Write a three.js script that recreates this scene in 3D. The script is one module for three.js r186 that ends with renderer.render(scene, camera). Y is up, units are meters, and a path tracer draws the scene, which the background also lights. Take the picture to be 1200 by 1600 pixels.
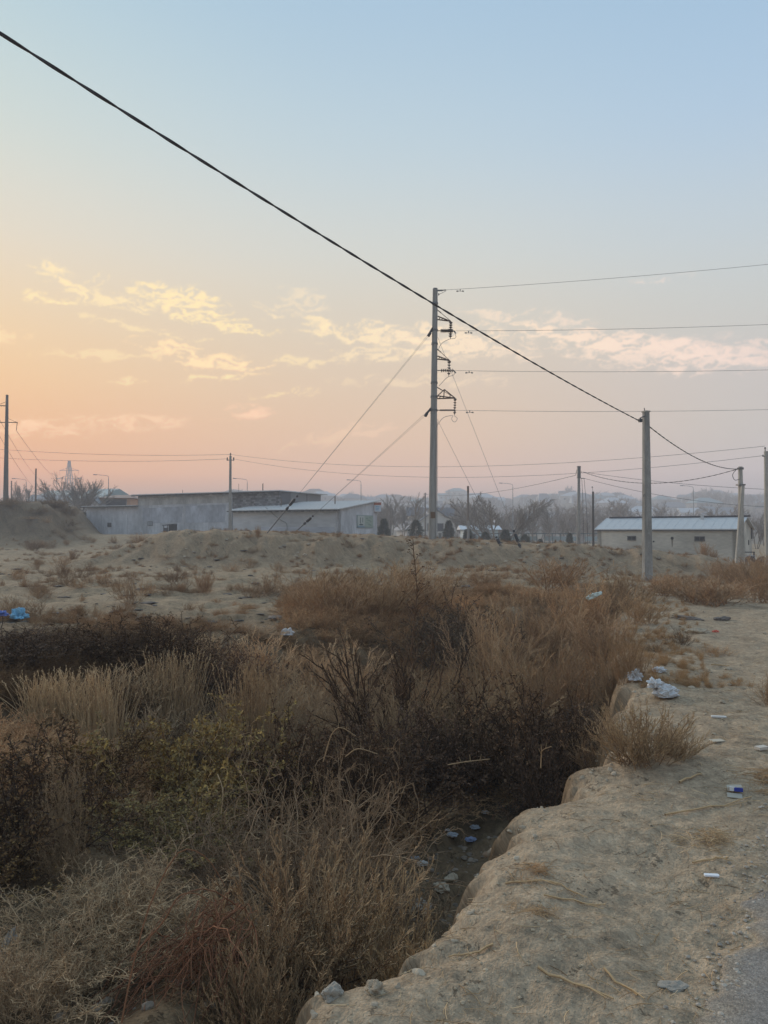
import * as THREE from 'three';
import { mergeGeometries } from 'three/addons/utils/BufferGeometryUtils.js';
import { createNoise2D, createNoise3D } from 'simplex-noise';

// ---------------------------------------------------------------- camera, sky, sun, exposure
const F = 1202, HORIZON = 832;                       // focal length in the photograph's pixels, its horizon row
const EYE = 1.6, PITCH = Math.atan((HORIZON - 800) / F);
const scene = new THREE.Scene();
const camera = new THREE.PerspectiveCamera(2 * Math.atan(800 / F) * 180 / Math.PI, 0.75, 0.05, 6000);
camera.position.set(0, EYE, 0);
camera.rotation.set(PITCH, 0, 0);
scene.add(camera);
const renderer = new THREE.WebGLRenderer({ antialias: true });
renderer.toneMapping = THREE.LinearToneMapping;
renderer.toneMappingExposure = 1.13;
renderer.shadowMap.enabled = true;

const rng = (a) => () => { a |= 0; a = a + 0x6D2B79F5 | 0; let t = Math.imul(a ^ a >>> 15, 1 | a); t = t + Math.imul(t ^ t >>> 7, 61 | t) ^ t; return ((t ^ t >>> 14) >>> 0) / 4294967296; };
const clamp = (x, a = 0, b = 1) => Math.min(b, Math.max(a, x));
const mix = (a, b, t) => a + (b - a) * t;
const smooth = (a, b, x) => { const t = clamp((x - a) / (b - a)); return t * t * (3 - 2 * t); };
const n2 = createNoise2D(rng(11)), n2b = createNoise2D(rng(12)), n3 = createNoise3D(rng(13));
const fbm = (x, y, oct = 4, n = n2) => { let s = 0, a = 0.5, f = 1; for (let i = 0; i < oct; i++) { s += a * n(x * f, y * f); a *= 0.5; f *= 2.03; } return s; };
const lin = (c) => { c /= 255; return c <= 0.04045 ? c / 12.92 : Math.pow((c + 0.055) / 1.055, 2.4); };

// The evening sky: colours (sRGB) by height above the horizon for four directions away from the set sun, blended smoothly, and thin lit cirrus.
const SUN_AZ = -36 * Math.PI / 180;                  // from straight ahead, to the west of the frame
const HAZE = 0.0023, AIR = [0.40, 0.385, 0.375];       // density of the evening haze per metre and its glow
function skyTexture() {
  const W = 4096, H = 2048, data = new Float32Array(W * H * 4);
  const els = [0, 3.5, 7, 11, 15, 20, 27, 35, 55, 90];
  const table = [   // away from the sun: 0, 36, 64, 180 degrees
    [0, [[219, 177, 150], [230, 179, 144], [237, 187, 145], [239, 200, 155], [234, 207, 171], [222, 211, 192], [201, 209, 203], [177, 199, 208], [160, 187, 208], [153, 181, 206]]],
    [36, [[203, 182, 175], [210, 184, 171], [217, 190, 168], [215, 195, 174], [211, 200, 184], [203, 204, 198], [185, 200, 208], [166, 190, 209], [155, 183, 208], [153, 181, 206]]],
    [64, [[188, 181, 183], [192, 184, 183], [194, 188, 183], [195, 190, 186], [194, 195, 192], [187, 197, 203], [171, 192, 211], [157, 184, 208], [153, 181, 207], [153, 181, 206]]],
    [180, [[184, 178, 182], [186, 180, 186], [188, 182, 190], [186, 186, 194], [180, 188, 199], [174, 189, 205], [162, 185, 209], [154, 181, 207], [153, 181, 206], [153, 181, 206]]],
  ].map(([a, row]) => [a, row.map((c) => c.map(lin))]);
  const at = (row, el) => {
    let i = 0; while (i < els.length - 2 && el > els[i + 1]) i++;
    const t = clamp((el - els[i]) / (els[i + 1] - els[i]));
    return [0, 1, 2].map((k) => {
      const p1 = row[i][k], p2 = row[i + 1][k], p0 = row[Math.max(0, i - 1)][k], p3 = row[Math.min(els.length - 1, i + 2)][k];
      return p1 + 0.5 * t * (p2 - p0 + t * (2 * p0 - 5 * p1 + 4 * p2 - p3 + t * (3 * (p1 - p2) + p3 - p0)));   // Catmull-Rom
    });
  };
  const lookup = (d, el) => {
    let i = 0; while (i < 2 && d > table[i + 1][0]) i++;
    const t = smooth(table[i][0], table[i + 1][0], d) * 0.5 + 0.5 * clamp((d - table[i][0]) / (table[i + 1][0] - table[i][0]));
    const a = at(table[i][1], el), b = at(table[i + 1][1], el);
    return a.map((v, k) => mix(v, b[k], t));
  };
  // cirrus: [azimuth, elevation, half width, half height, tilt, strength, warmth]  in degrees
  const wisps = [
    [-22.6, 16.8, 1.8, 0.75, -0.45, 0.75, 0.9], [-20.9, 17.0, 1.3, 0.4, 0.75, 0.6, 0.9], [-19.8, 16.1, 3.0, 0.5, -0.2, 0.6, 0.9],
    [-23.8, 15.6, 1.5, 0.4, 0.02, 0.9, 1], [-14.8, 16.3, 3.4, 0.95, -0.12, 1.0, 1], [-12.2, 15.0, 3.6, 0.55, -0.12, 1.0, 1],
    [-13.2, 12.5, 4.6, 0.75, -0.13, 1.15, 1.1], [-12.3, 11.2, 2.2, 0.22, 0.12, 0.7, 1], [-8.6, 15.9, 1.0, 0.5, -0.3, 0.45, 0.7], [-4.8, 15.4, 1.6, 0.5, -0.2, 0.7, 0.8],
    [-6.2, 16.7, 1.8, 1.0, 0, 0.3, 0.5], [-18.6, 10.6, 1.3, 0.28, 0.1, 0.45, 0.9], [-9.6, 8.8, 1.5, 0.5, -0.15, 0.75, 1.3], [-7.3, 10.2, 2.6, 0.3, 0.12, 0.4, 1],
    [-20, 7.6, 6.5, 0.55, 0.07, 0.42, 1.25], [-25, 7.0, 4, 0.6, 0, 0.36, 1.25], [-1.2, 14.5, 4.4, 0.8, -0.02, 0.85, 0.8], [-0.5, 13.1, 4.5, 0.5, 0.05, 0.55, 0.8],
    [5.0, 14.0, 5.5, 1.1, -0.06, 0.95, 0.7], [10.5, 15.5, 4.5, 0.5, -0.1, 0.5, 0.45], [15.5, 13.6, 8, 0.8, -0.18, 1.2, 0.7], [19.5, 12.4, 7, 1.2, -0.14, 0.8, 0.6],
    [9, 12.8, 3.5, 0.5, 0, 0.4, 0.6], [26, 12.0, 7, 0.9, -0.12, 0.5, 0.45], [20.2, 17.3, 2.0, 0.25, 0.03, 0.3, 0.2], [-3, 7.2, 5, 0.5, 0.2, 0.2, 1.2], [3.5, 11.2, 6, 0.5, 0, 0.25, 0.8],
    [-17, 14.2, 5, 0.3, -0.1, 0.35, 0.9], [-21, 12.2, 4, 0.35, 0.05, 0.28, 0.9], [-6, 12.5, 3.2, 0.4, 0, 0.4, 0.9], [-30, 13, 5, 0.7, 0, 0.5, 1.1], [38, 14, 8, 1, -0.1, 0.4, 0.4], [-42, 9, 6, 0.6, 0.05, 0.5, 1.3],
  ];
  for (let y = 0; y < H; y++) {
    const el = ((y + 0.5) / H - 0.5) * 180;
    for (let x = 0; x < W; x++) {
      const o = (y * W + x) * 4;
      // three.js: u = atan2(z, x) / 2pi + 0.5; straight ahead is -z, so u = 0.25
      const az = ((x + 0.5) / W - 0.25) * 360, az180 = ((az + 540) % 360) - 180;
      const d = Math.abs(((az180 - SUN_AZ * 180 / Math.PI + 540) % 360) - 180);
      let c = el < 0 ? [lin(120), lin(112), lin(104)] : lookup(d, el);
      const T = Math.max(0.36, Math.exp(-HAZE * 33 / Math.sin(Math.max(0.2, el) * Math.PI / 180)));        // the sky stands beyond the haze layer
      if (el > 4 && el < 22 && Math.abs(az180) < 60) {
        const w0 = fbm(az180 * 0.3 + 7, el * 0.7, 4), w1 = fbm(az180 * 0.3 + 31, el * 0.7 + 9, 4);
        let sum = 0, warm = 0;
        for (const [ca, ce, ra, re, tilt, s, wm] of wisps) {
          const dx = (az180 - ca) + w0 * 0.9, dy = (el - ce) + w1 * 0.42 - tilt * dx, q = (dx / ra) ** 2 + (dy / re) ** 2;
          if (q > 7) continue;
          const u = dx * 0.3 + ca * 3, v = (dy - dx * 0.12) * 2.3 + ce * 5, along = fbm(u, v + 0.6 * n2(u * 1.4, v * 0.5), 6, n2b), fine = 1 - Math.abs(n2(dx * 0.9 + ce, (dy - dx * 0.25) * 4.2 + ca)) * 1.6;
          const a = s * smooth(0.33, 0.98, Math.exp(-q * 0.75) * (0.70 + along * 1.5 + fine * 0.2));
          sum += a; warm += a * wm;
        }
        if (sum > 0.002) {
          warm /= sum;
          const k = 1 - Math.exp(-sum * 1.7), near = 1 - smooth(10, 70, d);
          const tint = [mix(lin(240), lin(255), clamp(near * 1.2)), mix(lin(216), lin(231), clamp(near * 1.2)) * (warm > 1 ? 1 - 0.6 * (warm - 1) : 1), mix(lin(204), lin(180), clamp(warm) * clamp(near * 1.3))];
          c = c.map((v, i) => mix(v, tint[i], k));
        }
      }
      if (el >= 0) c = c.map((v, i) => Math.max(v * 0.8, (v - (1 - T) * AIR[i]) / T));
      data[o] = c[0]; data[o + 1] = c[1]; data[o + 2] = c[2]; data[o + 3] = 1;
    }
  }
  const t = new THREE.DataTexture(data, W, H, THREE.RGBAFormat, THREE.FloatType);
  t.mapping = THREE.EquirectangularReflectionMapping; t.magFilter = t.minFilter = THREE.LinearFilter; t.needsUpdate = true;
  return t;
}
const sky = skyTexture();
scene.background = sky;
scene.environment = sky;

const sun = new THREE.DirectionalLight(new THREE.Color().setRGB(1, 0.89, 0.77), 2.8);   // the sun behind the haze just over the horizon
sun.position.set(Math.sin(SUN_AZ) * 400, Math.tan(13 * Math.PI / 180) * 400, -Math.cos(SUN_AZ) * 400);
sun.castShadow = true;
sun.shadow.radius = 60;
sun.shadow.mapSize.set(2048, 2048);
Object.assign(sun.shadow.camera, { left: -120, right: 120, top: 120, bottom: -120, near: 1, far: 900 });
scene.add(sun, sun.target);
scene.fog = new THREE.FogExp2(0xc6c3c4, HAZE);     // the evening haze over the village

// ---------------------------------------------------------------- helpers
const used = {};
function numbered(name) { const k = used[name] = (used[name] ?? -1) + 1; return k ? `${name}_${String(k).padStart(3, '0')}` : name; }
function tag(o, label, category, group, kind) {
  if (label) o.userData.label = label;
  if (category) o.userData.category = category;
  if (group) o.userData.group = group;
  if (kind) o.userData.kind = kind;
  return o;
}
function thing(name, label, category, pos = [0, 0, 0], turn = 0, group) {
  const g = new THREE.Group(); g.name = numbered(name); g.position.set(...pos); g.rotation.y = turn; scene.add(g);
  return tag(g, label, category, group);
}
function part(name, geo, mat, parent) {
  const m = new THREE.Mesh(Array.isArray(geo) ? merge(geo) : geo, mat); m.name = name; m.castShadow = m.receiveShadow = true; parent.add(m); return m;
}
function parts(name, list, m, parent) { for (const g of list) part(name, g, m, parent); }
function single(name, geo, mat, label, category, pos = [0, 0, 0], turn = 0, group) {
  const m = part(numbered(name), geo, mat, scene); m.position.set(...pos); m.rotation.y = turn; return tag(m, label, category, group);
}
function merge(list) { return list.length === 1 ? list[0] : mergeGeometries(list.map((g) => (g.index ? g.toNonIndexed() : g))); }
function copyOf(root, label, pos, turn = 0, scale = 1, group) {
  const c = root.clone(); c.name = numbered(root.name.replace(/_\d{3}$/, '')); scene.add(c);
  c.position.set(...pos); c.rotation.y = turn; Array.isArray(scale) ? c.scale.set(...scale) : c.scale.setScalar(scale);
  c.userData = { ...root.userData }; if (label) c.userData.label = label; if (group) c.userData.group = group;
  return c;
}
const box = (w, h, d, x = 0, y = 0, z = 0) => new THREE.BoxGeometry(w, h, d).translate(x, y, z);
const cyl = (r0, r1, h, n = 12, x = 0, y = 0, z = 0) => new THREE.CylinderGeometry(r1, r0, h, n).translate(x, y + h / 2, z);   // base radius, top radius
function bar(a, b, w, h = w) {                        // a square bar from a to b
  const A = new THREE.Vector3(...a), B = new THREE.Vector3(...b), g = new THREE.BoxGeometry(w, h, A.distanceTo(B));
  g.lookAt(B.clone().sub(A)); const c = A.add(B).multiplyScalar(0.5); return g.translate(c.x, c.y, c.z);
}
function rod(a, b, r, n = 8, r2 = r) {
  const A = new THREE.Vector3(...a), B = new THREE.Vector3(...b), g = new THREE.CylinderGeometry(r2, r, A.distanceTo(B), n);
  g.rotateX(Math.PI / 2); g.lookAt(B.clone().sub(A)); const c = A.add(B).multiplyScalar(0.5); return g.translate(c.x, c.y, c.z);
}
function wire(pts, r, n = 5) { return new THREE.TubeGeometry(new THREE.CatmullRomCurve3(pts.map((p) => new THREE.Vector3(...p))), Math.max(8, pts.length * 4), r, n); }
function sagging(a, b, sag, r, n = 5, k = 24) { const p = []; for (let i = 0; i <= k; i++) { const t = i / k; p.push([mix(a[0], b[0], t), mix(a[1], b[1], t) - sag * 4 * t * (1 - t), mix(a[2], b[2], t)]); } return wire(p, r, n); }
// a point at a pixel of the 1200 x 1600 photograph, D metres ahead
function at(px, py, D) {
  const x = (px - 600) / F, y = (800 - py) / F, c = Math.cos(PITCH), s = Math.sin(PITCH);
  const Y = y * c + s, Z = -c + y * s, k = D / -Z;
  return [x * k, EYE + Y * k, -D];
}
const pixelOf = ([x, y, z]) => { const c = Math.cos(PITCH), s = Math.sin(PITCH), Y = y - EYE, yy = Y * c + z * s, zz = z * c - Y * s; return [600 + F * x / -zz, 800 - F * yy / -zz].map(Math.round); };

// ---------------------------------------------------------------- textures
function noiseField(size, layers, seed) {             // tileable value noise: layers [[cells, weight], ...] -> Float32Array in 0..1 about 0.5
  const out = new Float32Array(size * size), r = rng(seed);
  for (const [cells, weight, sy = 1] of layers) {
    const cy = Math.max(1, Math.round(cells * sy)), g = new Float32Array(cells * cy).map(() => r() - 0.5);
    for (let y = 0; y < size; y++) {
      const v = y / size * cy, y0 = Math.floor(v), fy = v - y0, ty = fy * fy * (3 - 2 * fy);
      for (let x = 0; x < size; x++) {
        const u = x / size * cells, x0 = Math.floor(u), fx = u - x0, tx = fx * fx * (3 - 2 * fx);
        const a = g[(y0 % cy) * cells + x0 % cells], b = g[(y0 % cy) * cells + (x0 + 1) % cells], c = g[((y0 + 1) % cy) * cells + x0 % cells], d = g[((y0 + 1) % cy) * cells + (x0 + 1) % cells];
        out[y * size + x] += weight * mix(mix(a, b, tx), mix(c, d, tx), ty);
      }
    }
  }
  return out.map((v) => v + 0.5);
}
function texture(size, field, ramp, srgb) {            // ramp(value, index) -> [r, g, b] in 0..255
  const d = new Uint8Array(size * size * 4);
  for (let i = 0; i < size * size; i++) { const c = ramp(field[i], i); d[i * 4] = clamp(c[0], 0, 255); d[i * 4 + 1] = clamp(c[1], 0, 255); d[i * 4 + 2] = clamp(c[2], 0, 255); d[i * 4 + 3] = 255; }
  const t = new THREE.DataTexture(d, size, size); t.wrapS = t.wrapT = THREE.RepeatWrapping; t.magFilter = THREE.LinearFilter; t.minFilter = THREE.LinearFilter;
  if (srgb) t.colorSpace = THREE.SRGBColorSpace; t.needsUpdate = true; return t;
}
const scaled = (t, u, v = u) => { const c = t.clone(); c.repeat.set(u, v); c.needsUpdate = true; return c; };
const grey = (v) => [v * 255, v * 255, v * 255];
const rgb = (r, g, b) => new THREE.Color().setRGB(r, g, b);
const mat = (r, g, b, rough = 0.9, extra = {}) => new THREE.MeshStandardMaterial({ color: rgb(r, g, b), roughness: rough, ...extra });
// ---------------------------------------------------------------- ground
function curve(pts) { return (d) => { let i = 0; while (i < pts.length - 2 && d > pts[i + 1][0]) i++; const [a, va] = pts[i], [b, vb] = pts[i + 1]; return mix(va, vb, smooth(a, b, d) * 0.4 + 0.6 * clamp((d - a) / (b - a))); }; }
const lipCurve = curve([[-6, -5.4], [-2, -2.9], [1.5, -1.0], [2.5, -0.26], [3.25, 0.22], [4.0, 0.6], [4.45, 0.86], [5.25, 1.4], [6.2, 1.95], [7.4, 2.35], [9, 2.75], [11.3, 3.4], [14.8, 4.6], [19, 6.3], [26, 8.5], [40, 12]]);
const leftCurve = curve([[-6, -7.5], [-2, -4.2], [1.5, -1.3], [2.5, -0.75], [3, -0.5], [3.6, -0.38], [4.2, -0.55], [5.2, -1.6], [7, -3.1], [9, -3.2], [12, -1.5], [16, 2.0], [20, 5.5], [26, 8.3], [40, 12]]);
const roadEdge = (x, D) => (x - (0.62 * D - 0.5)) * 0.85 + 0.07 * n2(D * 1.7, 3) + 0.045 * n2(D * 6, 8);     // > 0 on the road
const moundTop = curve([[-30, 1.0], [-13, 1.2], [-10.5, 1.62], [-7, 1.6], [-2, 1.42], [2.6, 1.22], [6.5, 1.02], [10.3, 0.82], [15.3, 0.42], [17.2, 0.12], [19.5, -0.5], [30, -0.7]]);
const ridgeAt = (x, D) => 25.5 + 4.0 * n2(Math.atan2(x, D) * 5.5, 4.2) + 2.2 * n2(Math.atan2(x, D) * 17, 1.7) - 6 * smooth(-0.12, -0.32, Math.atan2(x, D));
const rubble = (x, D) => 0.5 + 0.5 * n2(x * 0.5 + 40, D * 0.5);
function ground(x, D) {
  const r = Math.hypot(x, D);
  // far plain, village hillside
  const mid = smooth(14, 44, D), left = smooth(6, -12, x - (D - 30) * 0.08);
  let hr = -0.62 * smooth(12, 46, D), hl = mix(mix(-0.36, -0.02, smooth(3, 11, D)), 0.32, smooth(14, 60, D));
  hl = mix(hl, 1.36, smooth(56, 74, D) * smooth(4, -6, x - (D - 70) * 0.15));
  const sideX = D < 26 ? lipCurve(D) - 1 : lipCurve(26) - 1 + (D - 26) * 0.1;
  let side = D < 16 ? smooth(-0.6, 0.6, x - lipCurve(D) + 1.0) : smooth(-5, 6, x - sideX);
  let h = mix(hl, hr, side);
  h = mix(h, 0.2, smooth(62, 88, D) * smooth(-4, 8, x - (D - 70) * 0.1) * (1 - smooth(20, 40, x - D * 0.25)));
  const far = smooth(100, 190, r); h = mix(h, -0.8, far);
  // earth bank with the tall pole on it
  const foot = 33.2 + 0.9 * n2(x * 0.13, 2) + 0.35 * n2(x * 0.6, 9), topD = foot + 5.2, up = smooth(foot, topD, D) * (1 - smooth(50, 62, D)) * smooth(-16.5, -10.5, x + (D - 38) * 0.12);
  const mt = moundTop(x) + 0.05 * n2(x * 0.4, D * 0.4);
  if (up > 0) {
    const ero = (0.22 * n2(x * 0.45, D * 0.2) + 0.12 * n2(x * 1.3, D * 0.6) + 0.05 * n2(x * 3.4, D * 2.2)) * Math.sin(Math.PI * clamp((D - foot) / 6.5)) ;
    const shape = Math.pow(smooth(foot, topD, D), 0.8) * (1 - smooth(50, 62, D)) * smooth(-16.5, -10.5, x + (D - 38) * 0.12);
    h = Math.max(h, mix(h, mt, shape)) + ero * smooth(-16, -11, x) * (1 - smooth(17, 22, x));
  }
  // heap of earth at the far west end of the field
  const lm = smooth(-29.0, -32.6, x + (D - 76) * 0.28) * smooth(60, 71, D) * (1 - smooth(100, 125, D));
  if (lm > 0) h = mix(h, 4.15 + 0.6 * n2(x * 0.08, D * 0.08) + 0.5 * n2(x * 0.35, D * 0.35) + 0.18 * n2(x * 1.1, D * 1.1), lm) + lm * (1 - lm) * 0.9 * n2(x * 0.4 + 3, D * 0.4);
  // low hummocks of the field
  const field = smooth(9, 16, D) * (1 - smooth(70, 110, r)) * (1 - smooth(0.0, 2.5, x - lipCurve(Math.min(D, 40)) + 0.5));
  h += field * (0.10 * n2(x * 0.28, D * 0.28) + 0.05 * n2(x * 0.9, D * 0.9) + 0.02 * n2(x * 2.6, D * 2.6));
  const hum = Math.exp(-(((x + 13) / 5) ** 2 + ((D - 58) / 4) ** 2)); h += 0.55 * hum * (0.7 + 0.4 * n2(x * 0.5, D * 0.5));
  // the hillside of the village
  const hill = smooth(230, 640, r) * (D > 0 ? 1 : 0.5);
  if (hill > 0) h += hill * (ridgeAt(x, D) + 0.8) + hill * 2.2 * n2(x * 0.011, D * 0.011);
  if (r > 660) h -= (r - 660) * 0.02;
  // the ditch
  if (D < 27 && D > -8) {
    const fade = 1 - smooth(13, 24, D);
    const xl = lipCurve(D) + (0.15 * n2(D * 1.3, 5.5) + 0.075 * n2(D * 3.1, 1.5) + 0.045 * n2(D * 6.3, 9.5) + 0.03 * n2b(x * 3.2, D * 3.2) + 0.016 * n2(x * 8, D * 8)) * smooth(1, 3, D), xb = leftCurve(D);
    const dr = xl - x, dl = x - xb;
    if (dr > 0 && dl > -0.6) {
      const floor = -0.98 + 0.05 * n2(x * 1.4, D * 1.4) + 0.03 * n2(x * 5, D * 5) + 0.13 * smooth(3.2, 2.2, D);
      const drop = 0.66 * smooth(0, 0.27, dr) + 0.34 * smooth(0.12, 0.85, dr);
      h -= 0.05 * fade;
      const rise = smooth(-0.45, mix(0.6, 1.15, smooth(3.5, 6, D)), dl);
      h = mix(h, Math.min(h, floor), fade * drop * rise);
      h += fade * 4 * drop * (1 - drop) * (0.035 * n2(x * 5.5, D * 5.5) + 0.022 * n2b(x * 14, D * 14));          // broken clay on the face of the bank
    } else if (dr <= 0 && dr > -0.35) h -= 0.05 * Math.exp(dr * 9) * (dr < -0.25 ? smooth(-0.35, -0.25, dr) : 1) * fade;
  }
  // small relief near the camera
  if (r < 40) {
    const k = 1 - smooth(14, 40, r), onRoad = smooth(-0.12, 0.05, roadEdge(x, D)), rough = (1 - onRoad);
    h += k * rough * (0.02 * n2(x * 0.9, D * 0.9) + 0.011 * n2b(x * 2.4, D * 2.4) + 0.0055 * n2(x * 6.1, D * 6.1) + 0.0035 * n2b(x * 14, D * 14) + 0.002 * n2(x * 33, D * 33));
    // trodden swells along the path
    h += k * rough * 0.03 * n2b(x * 0.55 + 9, D * 0.3) * side;
  }
  return h;
}
function toGround(px, py, d0 = 1.2, d1 = 120) {          // where the line of sight through a pixel meets the ground
  for (let D = d0; D < d1; D *= 1.004) { const p = at(px, py, D); if (p[1] <= ground(p[0], D)) return [p[0], ground(p[0], D), -D]; }
  return [0, 0, -d1];
}
const onGround = (px, D, sink = 0) => { const x = (px - 600) / F * D * Math.cos(PITCH) ; return [x, ground(x, D) - sink, -D]; };

const dirtField = noiseField(1024, [[8, 0.25], [24, 0.3], [64, 0.3], [150, 0.35], [400, 0.35], [700, 0.25]], 21);
const dirtBump = noiseField(1024, [[16, 0.5], [50, 0.42], [120, 0.4], [260, 0.34], [500, 0.22]], 22);
const dirtMap = texture(1024, dirtField, (v, i) => { const k = 0.96 + (v - 0.5) * 0.42, s = dirtBump[i] > 0.92 ? 1.15 : dirtBump[i] < 0.1 ? 0.72 : 1; return [226 * k * s + 4, 222 * k * s + 4, 215 * k * s + 4]; }, true);
const dirtBumpMap = texture(1024, dirtBump, grey);
const groundMat = new THREE.MeshStandardMaterial({ color: 0xffffff, roughness: 1, vertexColors: true, map: scaled(dirtMap, 1 / 2.7), bumpMap: scaled(dirtBumpMap, 1 / 1.3), bumpScale: 0.007 });
groundMat.specularIntensity = 0.2;

function soil(x, D, h, slope) {                          // base colour of the earth, linear
  const r = Math.hypot(x, D), big = fbm(x * 0.25, D * 0.25, 3), small = fbm(x * 1.7, D * 1.7, 3, n2b);
  const path = [0.49, 0.405, 0.31], dark = [0.2, 0.15, 0.1], field = [0.43, 0.345, 0.25], olive = [0.335, 0.285, 0.205], bank = [0.41, 0.315, 0.225], far = [0.3, 0.26, 0.2];
  const side = D < 30 ? smooth(-0.3, 0.1, x - lipCurve(D)) : smooth(-3, 4, x - lipCurve(26) - (D - 26) * 0.1);
  let c = [0, 1, 2].map((k) => mix(mix(dark[k], field[k], smooth(11, 18, D)), path[k], side));
  const edge = side * (1 - smooth(26, 44, D));
  if (edge > 0) { const g = clamp(0.45 + big * 1.1 + small * 0.5) * 0.4; c = c.map((v, k) => mix(v, [0.42, 0.36, 0.285][k], g * edge)); }
  c = c.map((v, k) => mix(v, olive[k], clamp(big * 1.4 + 0.15) * smooth(14, 24, D) * (1 - side) * 0.75));
  const foot = 33.2 + 0.9 * n2(x * 0.13, 2);
  c = c.map((v, k) => mix(v, bank[k], smooth(foot - 1, foot + 1.5, D) * (1 - smooth(52, 66, D)) * smooth(-15, -11, x) * (0.8 + 0.4 * big)));
  c = c.map((v, k) => mix(v, [0.17, 0.13, 0.095][k], smooth(-27, -33, x + (D - 76) * 0.28) * smooth(58, 64, D) * (0.75 + 0.6 * big) * (1 - smooth(100, 140, D))));
  c = c.map((v, k) => mix(v, far[k] * (1 + 0.3 * big), smooth(90, 200, r)));
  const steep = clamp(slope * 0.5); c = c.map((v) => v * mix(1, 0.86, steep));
  const t = 1 + small * 0.13 + big * 0.1 + 0.07 * n2(x * 7, D * 7) * (1 - smooth(10, 30, r));
  const warm = [1.04, 0.97, 0.9]; return c.map((v, k) => clamp(v * t * warm[k], 0.02, 0.7));
}
{
  const radii = [0.35]; while (radii[radii.length - 1] < 2600) { const r = radii[radii.length - 1]; radii.push(r * (r < 1.6 ? 1.05 : r < 6.5 ? 1.0062 : r < 9 ? 1.0085 : r < 18 ? 1.010 : r < 62 ? 1.0125 : r < 130 ? 1.02 : 1.05)); }
  const angles = []; for (let a = -29; a <= 29.001; a += 0.19) angles.push(a);
  const extra = []; for (let a = 29.6, s = 0.6; a < 180; a += s, s = Math.min(6, s * 1.22)) extra.push(a);
  const all = [...extra.slice().reverse().map((a) => -a), ...angles, ...extra].map((a) => a * Math.PI / 180);
  const nr = radii.length, na = all.length, pos = new Float32Array(nr * na * 3), uv = new Float32Array(nr * na * 2), col = new Float32Array(nr * na * 3), idx = [];
  for (let i = 0; i < nr; i++) for (let j = 0; j < na; j++) {
    const k = i * na + j, x = Math.sin(all[j]) * radii[i], D = Math.cos(all[j]) * radii[i], h = ground(x, D);
    pos.set([x, h, -D], k * 3); uv.set([x + h * 0.7, -D + h * 0.8], k * 2);
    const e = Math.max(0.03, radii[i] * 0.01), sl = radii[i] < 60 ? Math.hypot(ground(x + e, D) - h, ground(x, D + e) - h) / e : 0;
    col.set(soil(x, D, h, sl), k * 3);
  }
  for (let i = 0; i < nr - 1; i++) for (let j = 0; j < na; j++) {
    const j2 = (j + 1) % na, a = i * na + j, b = i * na + j2, c = (i + 1) * na + j2, d = (i + 1) * na + j;
    if (Math.abs(pos[a * 3 + 1] - pos[c * 3 + 1]) <= Math.abs(pos[b * 3 + 1] - pos[d * 3 + 1])) idx.push(a, b, c, a, c, d); else idx.push(a, b, d, b, c, d);   // cut each cell along its flatter diagonal
  }
  const centre = nr * na;                                  // close the small hole under the camera
  const pos2 = new Float32Array(pos.length + 3), uv2 = new Float32Array(uv.length + 2), col2 = new Float32Array(col.length + 3);
  pos2.set(pos); uv2.set(uv); col2.set(col); pos2.set([0, ground(0, 0), 0], centre * 3); col2.set([0.4, 0.33, 0.24], centre * 3);
  for (let j = 0; j < na; j++) idx.push(centre, (j + 1) % na, j);
  const g = new THREE.BufferGeometry();
  g.setAttribute('position', new THREE.BufferAttribute(pos2, 3)); g.setAttribute('uv', new THREE.BufferAttribute(uv2, 2)); g.setAttribute('color', new THREE.BufferAttribute(col2, 3));
  g.setIndex(idx); g.computeVertexNormals();
  const m = part('ground', g, groundMat, scene); tag(m, 'trodden clay path, ditch, bare field and hillside of pale earth', 'ground', null, 'structure');
}

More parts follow.
